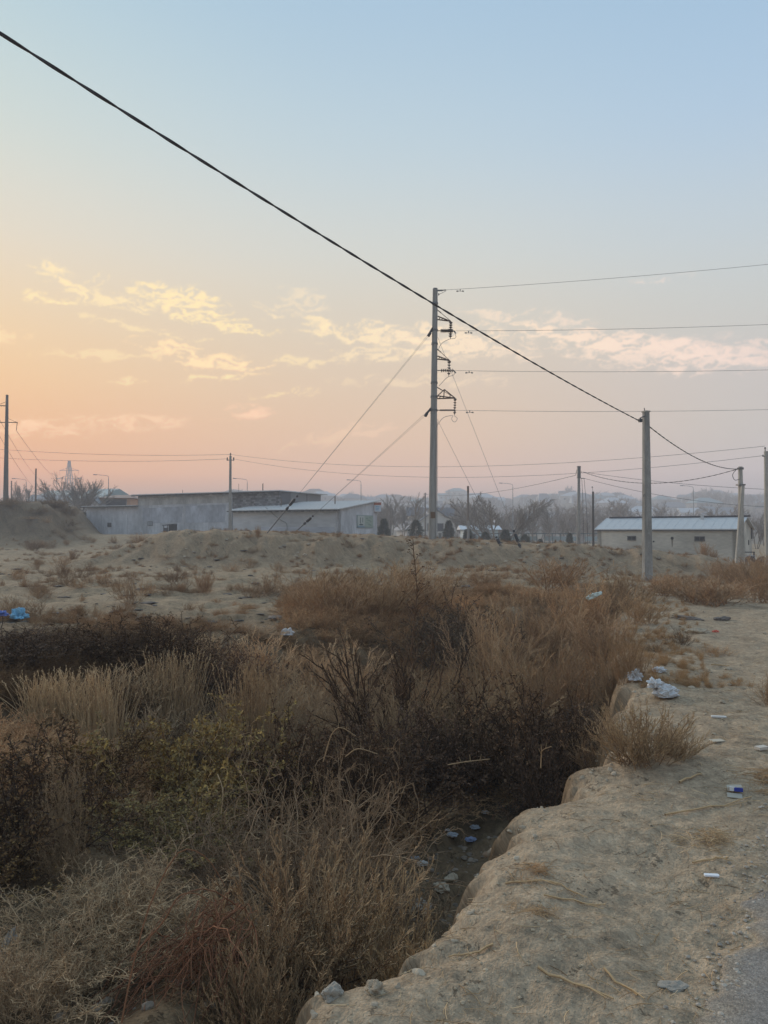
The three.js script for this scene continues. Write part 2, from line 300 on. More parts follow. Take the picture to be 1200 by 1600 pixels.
// the old asphalt lane at the camera's right
const asphaltField = noiseField(1024, [[6, 0.25], [20, 0.2], [180, 0.35], [420, 0.5], [800, 0.4]], 31);
const asphaltMap = texture(1024, asphaltField, (v) => { const k = 0.8 + (v - 0.5) * 0.5; return [212 * k, 206 * k, 200 * k]; }, true);
const asphaltMat = new THREE.MeshStandardMaterial({ color: rgb(0.62, 0.58, 0.53), vertexColors: true, roughness: 0.93, map: scaled(asphaltMap, 1 / 1.6), bumpMap: scaled(texture(1024, asphaltField, grey), 1 / 0.7), bumpScale: 0.006 });
{
  const pos = [], uv = [], col = [], idx = [], rows = [], W = [0, 0.015, 0.04, 0.09, 0.17, 0.3, 0.5, 0.8, 1.2, 1.8, 2.6, 3.6, 4.6];
  for (let D = -5; D < 30; D += D > 0.8 && D < 6 ? 0.03 : 0.25) rows.push(D);
  for (const D of rows) for (const w of W) {
    let x = 0.62 * D - 0.5; x += (w + 0.0) / 0.85 - (0.07 * n2(D * 1.7, 3) + 0.045 * n2(D * 6, 8)) / 0.85 + (w < 0.2 ? 0.02 * n2(D * 21, w * 9) + 0.012 * n2(D * 47, w * 9) : 0);
    pos.push(x, ground(x, D) + (w === 0 ? -0.012 : 0.006 + 0.006 * smooth(0, 0.3, w)), -D); uv.push(x, -D); { const dust = clamp(0.7 - w * 6 + 0.55 * n2(x * 2.3, D * 2.3) + 0.25 * n2b(x * 7, D * 7)) * 0.9; col.push(mix(1, 1.45, dust), mix(1, 1.25, dust), mix(1, 0.98, dust)); }
  }
  const nw = W.length;
  for (let i = 0; i < rows.length - 1; i++) for (let j = 0; j < nw - 1; j++) { const a = i * nw + j; idx.push(a, a + 1, a + nw + 1, a, a + nw + 1, a + nw); }
  const g = new THREE.BufferGeometry(); g.setAttribute('position', new THREE.Float32BufferAttribute(pos, 3)); g.setAttribute('uv', new THREE.Float32BufferAttribute(uv, 2)); g.setAttribute('color', new THREE.Float32BufferAttribute(col, 3)); g.setIndex(idx); g.computeVertexNormals();
  tag(part('road', g, asphaltMat, scene), 'worn grey asphalt lane with a crumbling edge beside the clay path', 'road', null, 'structure');
}
// ---------------------------------------------------------------- materials of built things
const concreteField = noiseField(512, [[6, 0.35], [18, 0.25], [60, 0.25], [200, 0.25]], 41);
const stainField = noiseField(512, [[3, 0.5, 0.4], [9, 0.45, 0.3], [30, 0.3, 0.5], [160, 0.2]], 42);
const concreteMap = texture(512, concreteField, (v) => { const k = 0.86 + (v - 0.5) * 0.42; return [228 * k, 226 * k, 222 * k]; }, true);
const plasterMap = texture(512, stainField, (v, i) => { const k = 0.88 + (v - 0.5) * 0.36 + (concreteField[i] - 0.5) * 0.14; return [232 * k, 232 * k, 233 * k]; }, true);
const fineBump = texture(512, noiseField(512, [[40, 0.4], [120, 0.4], [250, 0.3]], 43), grey);
const poleConcrete = mat(0.5, 0.48, 0.45, 0.92, { map: scaled(concreteMap, 1, 0.6), bumpMap: fineBump, bumpScale: 0.002 });
const paleConcrete = mat(0.68, 0.64, 0.57, 0.92, { map: scaled(concreteMap, 1, 0.5), bumpMap: fineBump, bumpScale: 0.002 });
const darkWood = mat(0.085, 0.075, 0.068, 0.9);
const greyWood = mat(0.2, 0.165, 0.14, 0.9);
const whitewash = mat(0.5, 0.48, 0.46, 0.9, { map: concreteMap });
const steel = mat(0.16, 0.155, 0.15, 0.6, { metalness: 0.4 });
const rust = mat(0.13, 0.085, 0.06, 0.85);
const galvanised = mat(0.3, 0.31, 0.32, 0.55, { metalness: 0.5 });
const black = mat(0.03, 0.03, 0.034, 0.6);
const glassBrown = mat(0.1, 0.075, 0.065, 0.35);
const wireMat = mat(0.26, 0.25, 0.25, 0.6, { metalness: 0.3 });
const cableMat = mat(0.05, 0.045, 0.05, 0.7);
const plaster = mat(0.82, 0.81, 0.815, 0.95, { map: scaled(plasterMap, 1 / 7), bumpMap: scaled(fineBump, 1 / 1.5), bumpScale: 0.004 });
const plasterPatch = mat(0.7, 0.71, 0.75, 0.95, { map: scaled(plasterMap, 1 / 5) });
const render2 = mat(0.8, 0.79, 0.775, 0.95, { map: scaled(plasterMap, 1 / 6), bumpMap: scaled(fineBump, 1 / 1.5), bumpScale: 0.004 });
const clayWall = mat(0.88, 0.8, 0.66, 0.95, { map: scaled(plasterMap, 1 / 4), bumpMap: scaled(fineBump, 1 / 1.2), bumpScale: 0.01 });
const roofField = noiseField(512, [[64, 0.5, 0.02], [12, 0.3], [90, 0.2]], 44);
const roofMetal = mat(0.8, 0.775, 0.735, 0.55, { metalness: 0.15, map: texture(512, roofField, (v) => { const k = 0.93 + (v - 0.5) * 0.18; return [238 * k, 240 * k, 243 * k]; }, true) });
const dark = mat(0.03, 0.03, 0.032, 0.8);
const frameMat = mat(0.12, 0.115, 0.11, 0.8);
const paneMat = mat(0.05, 0.055, 0.065, 0.2);
// grey concrete blocks of the bare gable, too far to pick apart
const blockTex = (() => { const s = 512, c = document.createElement('canvas'); c.width = c.height = s; const g = c.getContext('2d'), r = rng(77); g.fillStyle = '#77777a'; g.fillRect(0, 0, s, s); for (let row = 0; row < 16; row++) for (let k = -1; k < 9; k++) { const v = 105 + r() * 80; g.fillStyle = `rgb(${v},${v},${v + 3})`; g.fillRect(k * 64 + (row % 2) * 32 + 2, row * 32 + 2, 60, 28); } const t = new THREE.CanvasTexture(c); t.wrapS = t.wrapT = THREE.RepeatWrapping; t.colorSpace = THREE.SRGBColorSpace; return t; })();
const blockWall = mat(0.62, 0.6, 0.58, 0.95, { map: scaled(blockTex, 0.3) });

function boxUV(g) {                                     // uv in metres from the dominant direction of each face
  const n = g.toNonIndexed ? (g.index ? g.toNonIndexed() : g) : g; n.computeVertexNormals(); const p = n.attributes.position, q = n.attributes.normal, uv = new Float32Array(p.count * 2);
  for (let i = 0; i < p.count; i++) { const ax = Math.abs(q.getX(i)), ay = Math.abs(q.getY(i)), az = Math.abs(q.getZ(i)); uv.set(ay > ax && ay > az ? [p.getX(i), p.getZ(i)] : ax > az ? [p.getZ(i), p.getY(i)] : [p.getX(i), p.getY(i)], i * 2); }
  n.setAttribute('uv', new THREE.BufferAttribute(uv, 2)); return n;
}
function prism(poly, depth) {                            // outline in x,y pushed along +z
  const s = new THREE.Shape(poly.map(([x, y]) => new THREE.Vector2(x, y))); return boxUV(new THREE.ExtrudeGeometry(s, { depth, bevelEnabled: false }));
}
function taperPole(r0, r1, h, n = 10, flat = 1) { const g = new THREE.CylinderGeometry(r1, r0, h, n, 8).translate(0, h / 2, 0); g.scale(1, 1, flat); return g; }
function squarePole(w0, w1, d0, d1, h) {                 // tapered rectangular post with chamfered corners
  const pts = (w, d) => { const c = 0.18 * Math.min(w, d); return [[-w / 2 + c, -d / 2], [w / 2 - c, -d / 2], [w / 2, -d / 2 + c], [w / 2, d / 2 - c], [w / 2 - c, d / 2], [-w / 2 + c, d / 2], [-w / 2, d / 2 - c], [-w / 2, -d / 2 + c]]; };
  const a = pts(w0, d0), b = pts(w1, d1), pos = [], uv = [];
  const quad = (p, q, r, s) => { pos.push(...p, ...q, ...r, ...p, ...r, ...s); };
  for (let i = 0; i < 8; i++) { const j = (i + 1) % 8; quad([a[j][0], 0, a[j][1]], [a[i][0], 0, a[i][1]], [b[i][0], h, b[i][1]], [b[j][0], h, b[j][1]]); for (const [u, v] of [[i + 1, 0], [i, 0], [i, h], [i + 1, 0], [i, h], [i + 1, h]]) uv.push(u * 0.15, v * 0.4); }
  for (let i = 1; i < 7; i++) { pos.push(b[0][0], h, b[0][1], b[i + 1][0], h, b[i + 1][1], b[i][0], h, b[i][1]); uv.push(0, 0, 0.1, 0, 0.1, 0.1); }
  const g = new THREE.BufferGeometry(); g.setAttribute('position', new THREE.Float32BufferAttribute(pos, 3)); g.setAttribute('uv', new THREE.Float32BufferAttribute(uv, 2)); g.computeVertexNormals(); return g;
}
function discs(a, b, n, r) {                              // a string of insulator discs from a to b
  const out = [rod(a, b, 0.018, 6)];
  const A = new THREE.Vector3(...a), B = new THREE.Vector3(...b), dir = B.clone().sub(A).normalize();
  for (let i = 0; i < n; i++) { const c = A.clone().lerp(B, (i + 0.7) / (n + 0.6)); const g = new THREE.CylinderGeometry(r * 0.35, r, 0.075, 12); g.rotateX(Math.PI / 2); g.lookAt(dir); g.translate(c.x, c.y, c.z); out.push(g); }
  return out;
}

// ---------------------------------------------------------------- the tall power pole on the earth bank
const PD = 41, pBase = onGround(675.5, PD);
const pTopY = at(680, 452, PD)[1], pH = pTopY - pBase[1], lean = (at(680, 452, PD)[0] - pBase[0]) / pH;
{
  const P = thing('power_pole', 'tallest pole, a tapered grey concrete one with steel arms on top of the earth bank', 'power pole', pBase);
  const shaft = taperPole(0.225, 0.135, pH + 0.3, 14).translate(0, -0.3, 0); shaft.applyMatrix4(new THREE.Matrix4().makeShear(0, 0, lean, 0, 0, 0));
  part('shaft', shaft, poleConcrete, P);
  const Y = (py) => at(680, py, PD)[1] - pBase[1], X = (px, py) => at(px, py, PD)[0] - pBase[0], rad = (y) => mix(0.225, 0.135, y / pH), cx = (y) => lean * y;
  part('cap', cyl(0.14, 0.12, 0.05, 14, cx(pH), pH), steel, P);
  for (const py of [474, 516, 537, 598, 620, 641]) { const y = Y(py); part('band', new THREE.CylinderGeometry(rad(y) + 0.025, rad(y) + 0.03, 0.1, 14).translate(cx(y), y, 0), steel, P); }
  const arms = [[495, 502, 704, 484, 0], [557, 563, 702, 545, 0], [619, 622, 711, 605, 1]];
  for (const [py0, py1, px1, pyTie, truss] of arms) {
    const y0 = Y(py0), y1 = Y(py1), x1 = X(px1, py1), x0 = cx(y0) + rad(y0), yt = Y(pyTie);
    const g = [bar([x0, y0, 0.1], [x1, y1, 0], 0.055), bar([x0, y0 - 0.12, -0.1], [x1, y1, 0], 0.055), bar([x1 - 0.05, y1, 0], [x1 + 0.06, y1 - 0.1, 0], 0.09)];
    for (let k = 1; k < 5; k++) { const t = k / 5; g.push(bar([mix(x0, x1, t), mix(y0, y1, t), 0.1 * (1 - t)], [mix(x0, x1, t - 0.1), mix(y0 - 0.12, y1, t - 0.1), -0.1 * (1.1 - t)], 0.03)); }
    if (truss) { const xm = mix(x0, x1, 0.4), ym = y0 + 0.36; g.push(bar([x0, y0, 0], [xm, ym, 0], 0.05), bar([xm, ym, 0], [x1, y1, 0], 0.05), bar([xm, ym, 0], [xm - 0.03, y0 - 0.02, 0], 0.05), bar([mix(xm, x1, 0.55), mix(ym, y1, 0.55), 0], [mix(xm, x1, 0.52), mix(y0, y1, 0.7), 0], 0.045)); }
    part('crossarm', g, rust, P);
    part('tie_rod', [rod([x0 - 0.02, yt, 0], [x1, y1 + 0.02, 0], 0.016, 5), bar([x0 - 0.05, yt + 0.02, 0], [mix(x0, x1, 0.28), mix(yt, y1, 0.28), 0], 0.045)], rust, P);
  }
  // hanging and straining insulators
  for (const [px, pa, pb, n, r] of [[704.5, 503, 529, 7, 0.105], [702, 564, 588, 5, 0.095], [711, 623, 649, 6, 0.085]]) part('hanging_insulator', discs([X(px, pa), Y(pa), 0], [X(px, pb) - 0.03, Y(pb), 0], n, r), glassBrown, P);
  for (const [pa, pb, py, n, r] of [[688, 709, 517, 10, 0.13], [688, 710, 579, 7, 0.12], [687, 711, 641, 12, 0.06]]) part('strain_insulator', discs([X(pa, py), Y(py), 0.02], [X(pb, py), Y(py), 0.02], n, r), glassBrown, P);
  for (const py of [517, 579, 641]) { const y = Y(py); part('strain_link', rod([cx(y) + rad(y), y, 0.02], [X(689, py), y, 0.02], 0.025, 6), steel, P); part('line_clamp', bar([X(709, py), y, 0.02], [X(712, py), y - 0.14, 0.02], 0.06), steel, P); }
  parts('earth_wire_clamp', [bar([cx(Y(454)) + 0.12, Y(454), 0], [cx(Y(454)) + 0.4, Y(454) + 0.01, 0], 0.07), rod([X(686, 454), Y(454), 0], [X(697, 453), Y(453), 0], 0.03, 6), rod([X(686, 460), Y(460), 0], [X(697, 454), Y(454.5), 0], 0.012, 5), box(0.06, 0.1, 0.06, X(685.5, 460), Y(460), 0)], steel, P);
  part('jumper_wire', wire([[X(710, 518), Y(518), 0.02], [X(712, 528), Y(528), 0.03], [X(702, 529.5), Y(530), 0], [X(690, 537), Y(537), 0], [X(684, 548), Y(548), 0.05]], 0.013), wireMat, P);
  part('jumper_wire', wire([[X(711, 580), Y(580), 0.02], [X(709, 586), Y(586), 0.03], [X(700, 589), Y(589), 0], [X(686, 603), Y(603), 0.05]], 0.013), wireMat, P);
  part('jumper_wire', wire([[X(710, 650), Y(650), 0], [X(714.5, 654), Y(654), 0.05], [X(710, 660), Y(660), 0.05], [X(705.5, 654), Y(654), 0], [X(708, 650), Y(649.8), 0], [X(694, 653), Y(652), 0], [X(685, 661), Y(662), 0.05], [X(682, 668), Y(668), 0.1]], 0.013, 5), wireMat, P);
  part('down_lead', rod([cx(Y(660)) + 0.19, Y(660), 0.14], [0.25, 0.1, 0.16], 0.012, 5), wireMat, P);
  for (const [px, py] of [[671, 522], [666, 647]]) { const y = Y(py - 8); part('guy_clamp', [bar([cx(y) - rad(y) + 0.03, Y(py - 9), 0.05], [X(px, py), Y(py), 0.1], 0.11), bar([X(px + 1, py - 1), Y(py - 1), 0.1], [X(px - 2, py + 4), Y(py + 4), 0.12], 0.15)], black, P); }
  part('pole_number_box', box(0.16, 0.3, 0.1, 0.4, 0.2, 0.1), whitewash, P);
  part('rust_stain', [new THREE.CylinderGeometry(0.2235, 0.2245, 0.34, 10, 1, true, 5.7, 1.2).translate(lean * 1.3 + 0, 1.3, 0)], mat(0.16, 0.1, 0.06, 0.95), P);
  // guy wires with their anchor rods
  const W = (px, py, D) => at(px, py, D);
  const guys = [
    ['upper double guy wire, falling to the anchor farther from the tall pole', [670, 523, 41], [413, 829, 43], 0.82, 1],
    ['lower double guy wire, falling to the anchor nearer the tall pole', [664, 648, 41], [455, 831, 42.4], 0.86, 1],
    ['single guy wire from below the top arm to the longer leaning anchor rod', [684, 527, 41], [815, 851, 38.2], 0.94, 0],
    ['single guy wire from the lower clamp to the shorter dark anchor rod', [683, 655, 41], [785, 848, 38.6], 0.94, 0],
  ];
  for (const [label, a, b, tEnd, twin] of guys) {
    const A = W(...a), g0 = W(...b), B = [g0[0], ground(g0[0], b[2]) - 0.15, g0[2]];
    const E = [0, 1, 2].map((k) => mix(A[k], B[k], tEnd)), G = thing('guy_wire', label, 'guy wire', B);
    const L = (p) => p.map((v, k) => v - B[k]), lift = (t) => [0, 1, 2].map((k) => mix(A[k], B[k], t));
    if (twin) for (const s of [-1, 1]) { const o = [0.02 * s, 0.07 * s, 0.05 * s]; part('wire', rod(L(A).map((v, k) => v + o[k]), L(E), 0.007, 5), wireMat, G); }
    else part('wire', rod(L(A), L(E), 0.009, 5), wireMat, G);
    part('anchor_rod', rod(L(E), [0, 0, 0], twin ? 0.035 : 0.055, 8), twin ? steel : greyWood, G);
    parts('turnbuckle', [rod(L(lift(tEnd - 0.012)), L(lift(tEnd + 0.02)), 0.085, 8), rod(L(lift(tEnd + 0.03)), L(lift(tEnd + 0.042)), 0.075, 8), rod(L(lift(tEnd - 0.03)), L(lift(tEnd - 0.022)), 0.06, 8)], black, G);
  }
  // the four lines that leave to the east
  const lines = [
    ['topmost thin line running from the tall pole to the east', 697, 453, 1200, 413, 0.9], ['second thin line from the top, running east from the upper green insulators', 710, 517, 1200, 507, 0.8],
    ['third thin line from the top, running east from the middle insulators', 711, 579, 1200, 578, 0.8], ['lowest thin line running east from the tall pole, passing behind the near pole', 712, 641, 1200, 640, 0.7],
  ];
  for (const [label, px, py, qx, qy] of lines) {
    const A = at(px, py, PD), Q = at(qx, qy, 39.4), B = [A[0] + (Q[0] - A[0]) * 2.6, 0, A[2] + (Q[2] - A[2]) * 2.6], sag = 0.55;
    const t = 1 / 2.6; B[1] = A[1] + (Q[1] - A[1] + sag * 4 * t * (1 - t)) / t;
    const G = thing('power_line', label, 'power line', A), L = (p) => p.map((v, k) => v - A[k]);
    part('wire', sagging([0, 0, 0], L(B), sag, 0.010, 5, 30), wireMat, G);
    const dx = at(px + 22, py, PD)[0] - A[0]; const dt = dx / (B[0] - A[0]), yy = mix(0, B[1] - A[1], dt) - sag * 4 * dt * (1 - dt);
    parts('vibration_damper', [rod([dx - 0.16, yy - 0.09, 0], [dx + 0.16, yy - 0.09, 0], 0.01, 5), rod([dx - 0.2, yy - 0.1, 0], [dx - 0.1, yy - 0.08, 0], 0.035, 8), rod([dx + 0.1, yy - 0.08, 0], [dx + 0.2, yy - 0.1, 0], 0.035, 8), box(0.04, 0.12, 0.04, dx, yy - 0.04, 0)], steel, G);
  }
}

// ---------------------------------------------------------------- the village street's smaller poles
const near0 = onGround(1011, 28), nearTop = at(1010, 644, 28);
{
  const h = nearTop[1] - near0[1];
  const P = thing('concrete_pole', 'nearest pole, a plain square concrete one standing in the dry weeds beside the ditch', 'power pole', near0, 0.25);
  part('shaft', squarePole(0.34, 0.215, 0.3, 0.2, h + 0.3).translate(0, -0.3, 0), poleConcrete, P);
  part('cap', box(0.235, 0.05, 0.22, -0.005, h + 0.02, 0), paleConcrete, P);
  parts('hook', [rod([-0.1, h - 0.15, 0.08], [-0.3, h - 0.24, 0.1], 0.022, 6), rod([-0.3, h - 0.24, 0.1], [-0.3, h - 0.3, 0.1], 0.035, 8), rod([-0.08, h + 0.02, 0.05], [-0.1, h + 0.14, 0.05], 0.018, 6)], steel, P);
  part('cable_clamp', [box(0.12, 0.12, 0.09, -0.3, h - 0.33, 0.1)], black, P);
  part('grounding_clip', rod([-0.17, h - 3.0, 0.1], [-0.2, h - 3.1, 0.1], 0.02, 6), steel, P);
}
const p2 = onGround(1158, 45), p2Top = at(1158.5, 729, 45);
{
  const h = p2Top[1] - p2[1];
  const P = thing('concrete_pole', 'concrete pole braced by a second leaning post beside the clay yard building', 'power pole', p2, 0.1);
  part('shaft', squarePole(0.36, 0.2, 0.3, 0.2, h + 0.3).translate(0, -0.3, 0), paleConcrete, P);
  const strut = squarePole(0.26, 0.18, 0.24, 0.18, h * 0.84); strut.applyMatrix4(new THREE.Matrix4().makeRotationZ(-0.088)); strut.translate(-0.46, -0.15, 0.26);
  part('strut', strut, paleConcrete, P);
  parts('band', [box(0.4, 0.09, 0.36, -0.03, h * 0.82, 0.06), box(0.27, 0.12, 0.26, 0, h - 0.12, 0)], steel, P);
  part('cable_plate', box(0.07, 1.1, 0.02, -0.24, 0.55, 0.17), black, P);
  part('hook', rod([0, h - 0.1, 0.1], [-0.28, h - 0.12, 0.14], 0.03, 6), steel, P);
  part('cable_loop', wire([[-0.28, h - 0.15, 0.1], [-0.55, h - 0.5, 0.12], [-0.42, h - 0.8, 0.12], [-0.12, h - 0.75, 0.1]], 0.018), cableMat, P);
}
const p3 = onGround(903.5, 61), p3Top = at(905.5, 729, 61);
{
  const h = p3Top[1] - p3[1];
  const P = thing('concrete_pole', 'concrete pole with a thick square head beside the thin dark wooden post', 'power pole', p3, 0);
  part('shaft', squarePole(0.3, 0.17, 0.26, 0.17, h + 0.2).translate(0, -0.2, 0).applyMatrix4(new THREE.Matrix4().makeShear(0, 0, 0.012, 0, 0, 0)), poleConcrete, P);
  part('head_plate', [box(0.24, 0.9, 0.24, 0.08, h - 0.45, 0), box(0.26, 0.06, 0.26, 0.08, h, 0), box(0.26, 0.06, 0.26, 0.08, h - 0.9, 0)], steel, P);
  parts('hook', [rod([0.1, h - 0.42, 0.1], [0.34, h - 0.45, 0.1], 0.025, 6), rod([0.1, h - 0.92, 0.1], [0.5, h - 0.95, 0.1], 0.03, 6), rod([-0.1, h - 0.25, 0.1], [-0.2, h - 0.7, 0.1], 0.02, 6)], steel, P);
  for (const [x0, x1] of [[0.28, 0.42], [0.46, 0.72]]) part('down_cable', wire([[x0, h - 0.95, 0.1], [mix(x0, x1, 0.4), h - 2.2, 0.1], [x1 - 0.05, h - 4, 0.1], [x1, 0.2, 0.1]], 0.016), cableMat, P);
}
const p4 = onGround(1198.6, 42), p4Top = at(1199, 705, 42);
{
  const h = p4Top[1] - p4[1], P = thing('concrete_pole', 'concrete pole cut by the picture edge, its foot beside the dark heap of tyres', 'power pole', p4, 0);
  part('shaft', squarePole(0.26, 0.18, 0.26, 0.18, h + 0.3).translate(0, -0.3, 0), paleConcrete, P);
  parts('insulator', [cyl(0.03, 0.02, 0.14, 8, -0.05, h), cyl(0.055, 0.03, 0.1, 10, -0.05, h + 0.12)], glassBrown, P);
  parts('hook', [rod([-0.05, h - 0.3, 0.05], [-0.2, h - 0.28, 0.05], 0.025, 6), cyl(0.05, 0.03, 0.1, 10, -0.2, h - 0.3, 0.05)], steel, P);
}
const p5 = onGround(359.5, 72), p5Top = at(359.5, 712, 72);
{
  const h = p5Top[1] - p5[1], P = thing('concrete_pole', 'concrete pole with three insulators in front of the long plastered grey wall', 'power pole', p5, 0);
  part('shaft', squarePole(0.3, 0.18, 0.26, 0.18, h + 0.3).translate(0, -0.3, 0), poleConcrete, P);
  part('crossarm', [bar([-0.34, h - 0.42, 0], [0.34, h - 0.42, 0], 0.07), rod([-0.3, h - 0.42, 0], [-0.3, h - 0.3, 0], 0.02, 6), rod([0.3, h - 0.42, 0], [0.3, h - 0.3, 0], 0.02, 6)], steel, P);
  for (const [x, y] of [[0, h + 0.06], [-0.3, h - 0.36], [0.3, h - 0.36]]) part('insulator', [cyl(0.085, 0.06, 0.1, 10, x, y), cyl(0.07, 0.05, 0.1, 10, x, y + 0.1), rod([x, y - 0.15, 0], [x, y, 0], 0.02, 6)], glassBrown, P);
}
{ // thin posts
  const b = onGround(927, 60), t = at(927, 768, 60), h = t[1] - b[1];
  const P = thing('wooden_post', 'thin dark wooden post with a small lamp bulb just above its tip', 'post', b);
  part('shaft', rod([0, -0.2, 0], [0, h, 0], 0.1, 8, 0.075), darkWood, P); parts('lamp_fitting', [rod([0, h, 0], [-0.04, h + 0.3, 0], 0.014, 5), new THREE.SphereGeometry(0.06, 10, 8).translate(-0.05, h + 0.34, 0)], steel, P);
  const b2 = onGround(731.5, 62), h2 = at(731, 760, 62)[1] - b2[1];
  const Q = thing('wooden_post', 'slim post with a whitewashed lower half behind the earth bank', 'post', b2);
  part('shaft', rod([0, h2 * 0.45, 0], [0, h2, 0], 0.095, 8, 0.075), greyWood, Q); part('painted_foot', rod([0.01, -0.2, 0], [0, h2 * 0.45, 0], 0.1, 8, 0.096), whitewash, Q); part('cap', rod([0, h2 - 0.5, 0], [0, h2 + 0.03, 0], 0.085, 8), rust, Q);
  const b3 = onGround(664.5, 118), h3 = at(664.5, 770, 118)[1] - b3[1];
  const R = thing('wooden_post', 'dark line post standing beside the misty gabled house', 'post', b3);
  part('shaft', rod([0, -0.2, 0], [0, h3, 0], 0.14, 8, 0.1), greyWood, R); part('bracket', bar([-0.3, h3 - 0.2, 0], [0.3, h3 - 0.2, 0], 0.08), steel, R);
  const b4 = onGround(55, 88), h4 = at(55.3, 733, 88)[1] - b4[1];
  const S = thing('wooden_post', 'bare dark post on the earth heap, before the bushy bare tree', 'post', b4);
  part('shaft', rod([0, -0.4, 0], [0, h4, 0], 0.13, 8, 0.09), greyWood, S); part('cap', cyl(0.1, 0.1, 0.06, 8, 0, h4), rust, S);
  const b5 = onGround(17, 108), h5 = at(17, 752, 108)[1] - b5[1];
  const T = thing('wooden_post', 'short thin post just beside the foot of the tall pole on the earth heap', 'post', b5);
  part('shaft', rod([0, -0.4, 0], [0, h5, 0], 0.09, 8, 0.08), greyWood, T); part('cap', cyl(0.1, 0.1, 0.05, 8, 0, h5), rust, T);
}
{ // transmission pole at the west edge and the lattice pylon
  const b = onGround(8.3, 86), t = at(8.3, 617, 86), h = t[1] - b[1], P = thing('transmission_pole', 'tall slim concrete pole with side arms rising from the dark earth heap', 'power pole', b);
  part('shaft', taperPole(0.3, 0.14, h + 0.5, 12).translate(0, -0.5, 0), mat(0.26, 0.235, 0.225, 0.9, { map: concreteMap }), P);
  const y1 = at(8, 660, 86)[1] - b[1], y2 = at(8, 634, 86)[1] - b[1];
  part('crossarm', [bar([-1.25, y1, 0], [1.2, y1, 0], 0.09), bar([0, y1 + 0.5, 0], [1.15, y1, 0], 0.035)], rust, P);
  part('crossarm', [bar([-1.3, y2, 0], [0, y2, 0], 0.09), bar([-1.2, y2, 0], [0, y2 + 0.5, 0], 0.035)], rust, P);
  part('hanging_insulator', discs([1.18, y1, 0], [1.08, y1 - 0.9, 0], 6, 0.07), glassBrown, P);
  part('hanging_insulator', discs([-1.18, y1, 0], [-1.15, y1 - 0.9, 0], 6, 0.07), glassBrown, P);
  part('hanging_insulator', discs([-1.2, y2, 0], [-1.18, y2 - 0.9, 0], 6, 0.07), glassBrown, P);
  const ins = [b[0] + 1.08, b[1] + y1 - 0.9, b[2]], ins2 = [b[0] - 1.18, b[1] + y2 - 0.9, b[2]], ins3 = [b[0] - 1.15, b[1] + y1 - 0.9, b[2]];
  const tb = onGround(107, 340), top = at(107, 720, 340), H = top[1] - tb[1], Q = thing('lattice_pylon', 'steel lattice pylon standing far off behind the bushy bare tree', 'pylon', tb);
  const legs = [], w0 = 3.3, brace = [], W = (y) => mix(w0, 0.35, clamp(y / (H * 0.86)));
  for (const [sx, sz] of [[1, 1], [1, -1], [-1, 1], [-1, -1]]) part('leg', bar([sx * w0, -1, sz * w0], [sx * 0.3, H, sz * 0.3], 0.26), galvanised, Q);
  for (let i = 0; i < 9; i++) { const a = H * i / 9, c = H * (i + 1) / 9; for (const s of [-1, 1]) { brace.push(bar([-W(a), a, s * W(a)], [W(c), c, s * W(c)], 0.13), bar([W(a), a, s * W(a)], [-W(c), c, s * W(c)], 0.13)); } }
  part('bracing', brace, galvanised, Q);
  const arms = [];
  for (const [py, wd] of [[735, 4.2], [748, 5.4]]) { const y = at(107, py, 340)[1] - tb[1]; part('crossarm', [bar([-wd, y, 0], [wd, y, 0], 0.22), bar([-wd, y, 0], [0, y + 1.4, 0], 0.14), bar([wd, y, 0], [0, y + 1.4, 0], 0.14)], galvanised, Q); for (const s of [-1, 1]) { part('hanging_insulator', discs([s * wd, y, 0], [s * wd, y - 2, 0], 6, 0.2), glassBrown, Q); arms.push([tb[0] + s * wd, tb[1] + y - 2, tb[2]]); } }
  const T = [['power line dropping from the tall pole\'s east arm towards the pylon', ins, arms[1], 5], ['power line from the tall pole\'s upper west arm towards the pylon', ins2, arms[0], 6], ['power line from the tall pole\'s lower west arm to the pylon\'s broad arm', ins3, arms[2], 6]];
  for (const [label, a, c, s] of T) { const G = thing('power_line', label, 'power line', a); part('wire', sagging([0, 0, 0], c.map((v, k) => v - a[k]), s, 0.022, 5, 40), wireMat, G); }
}
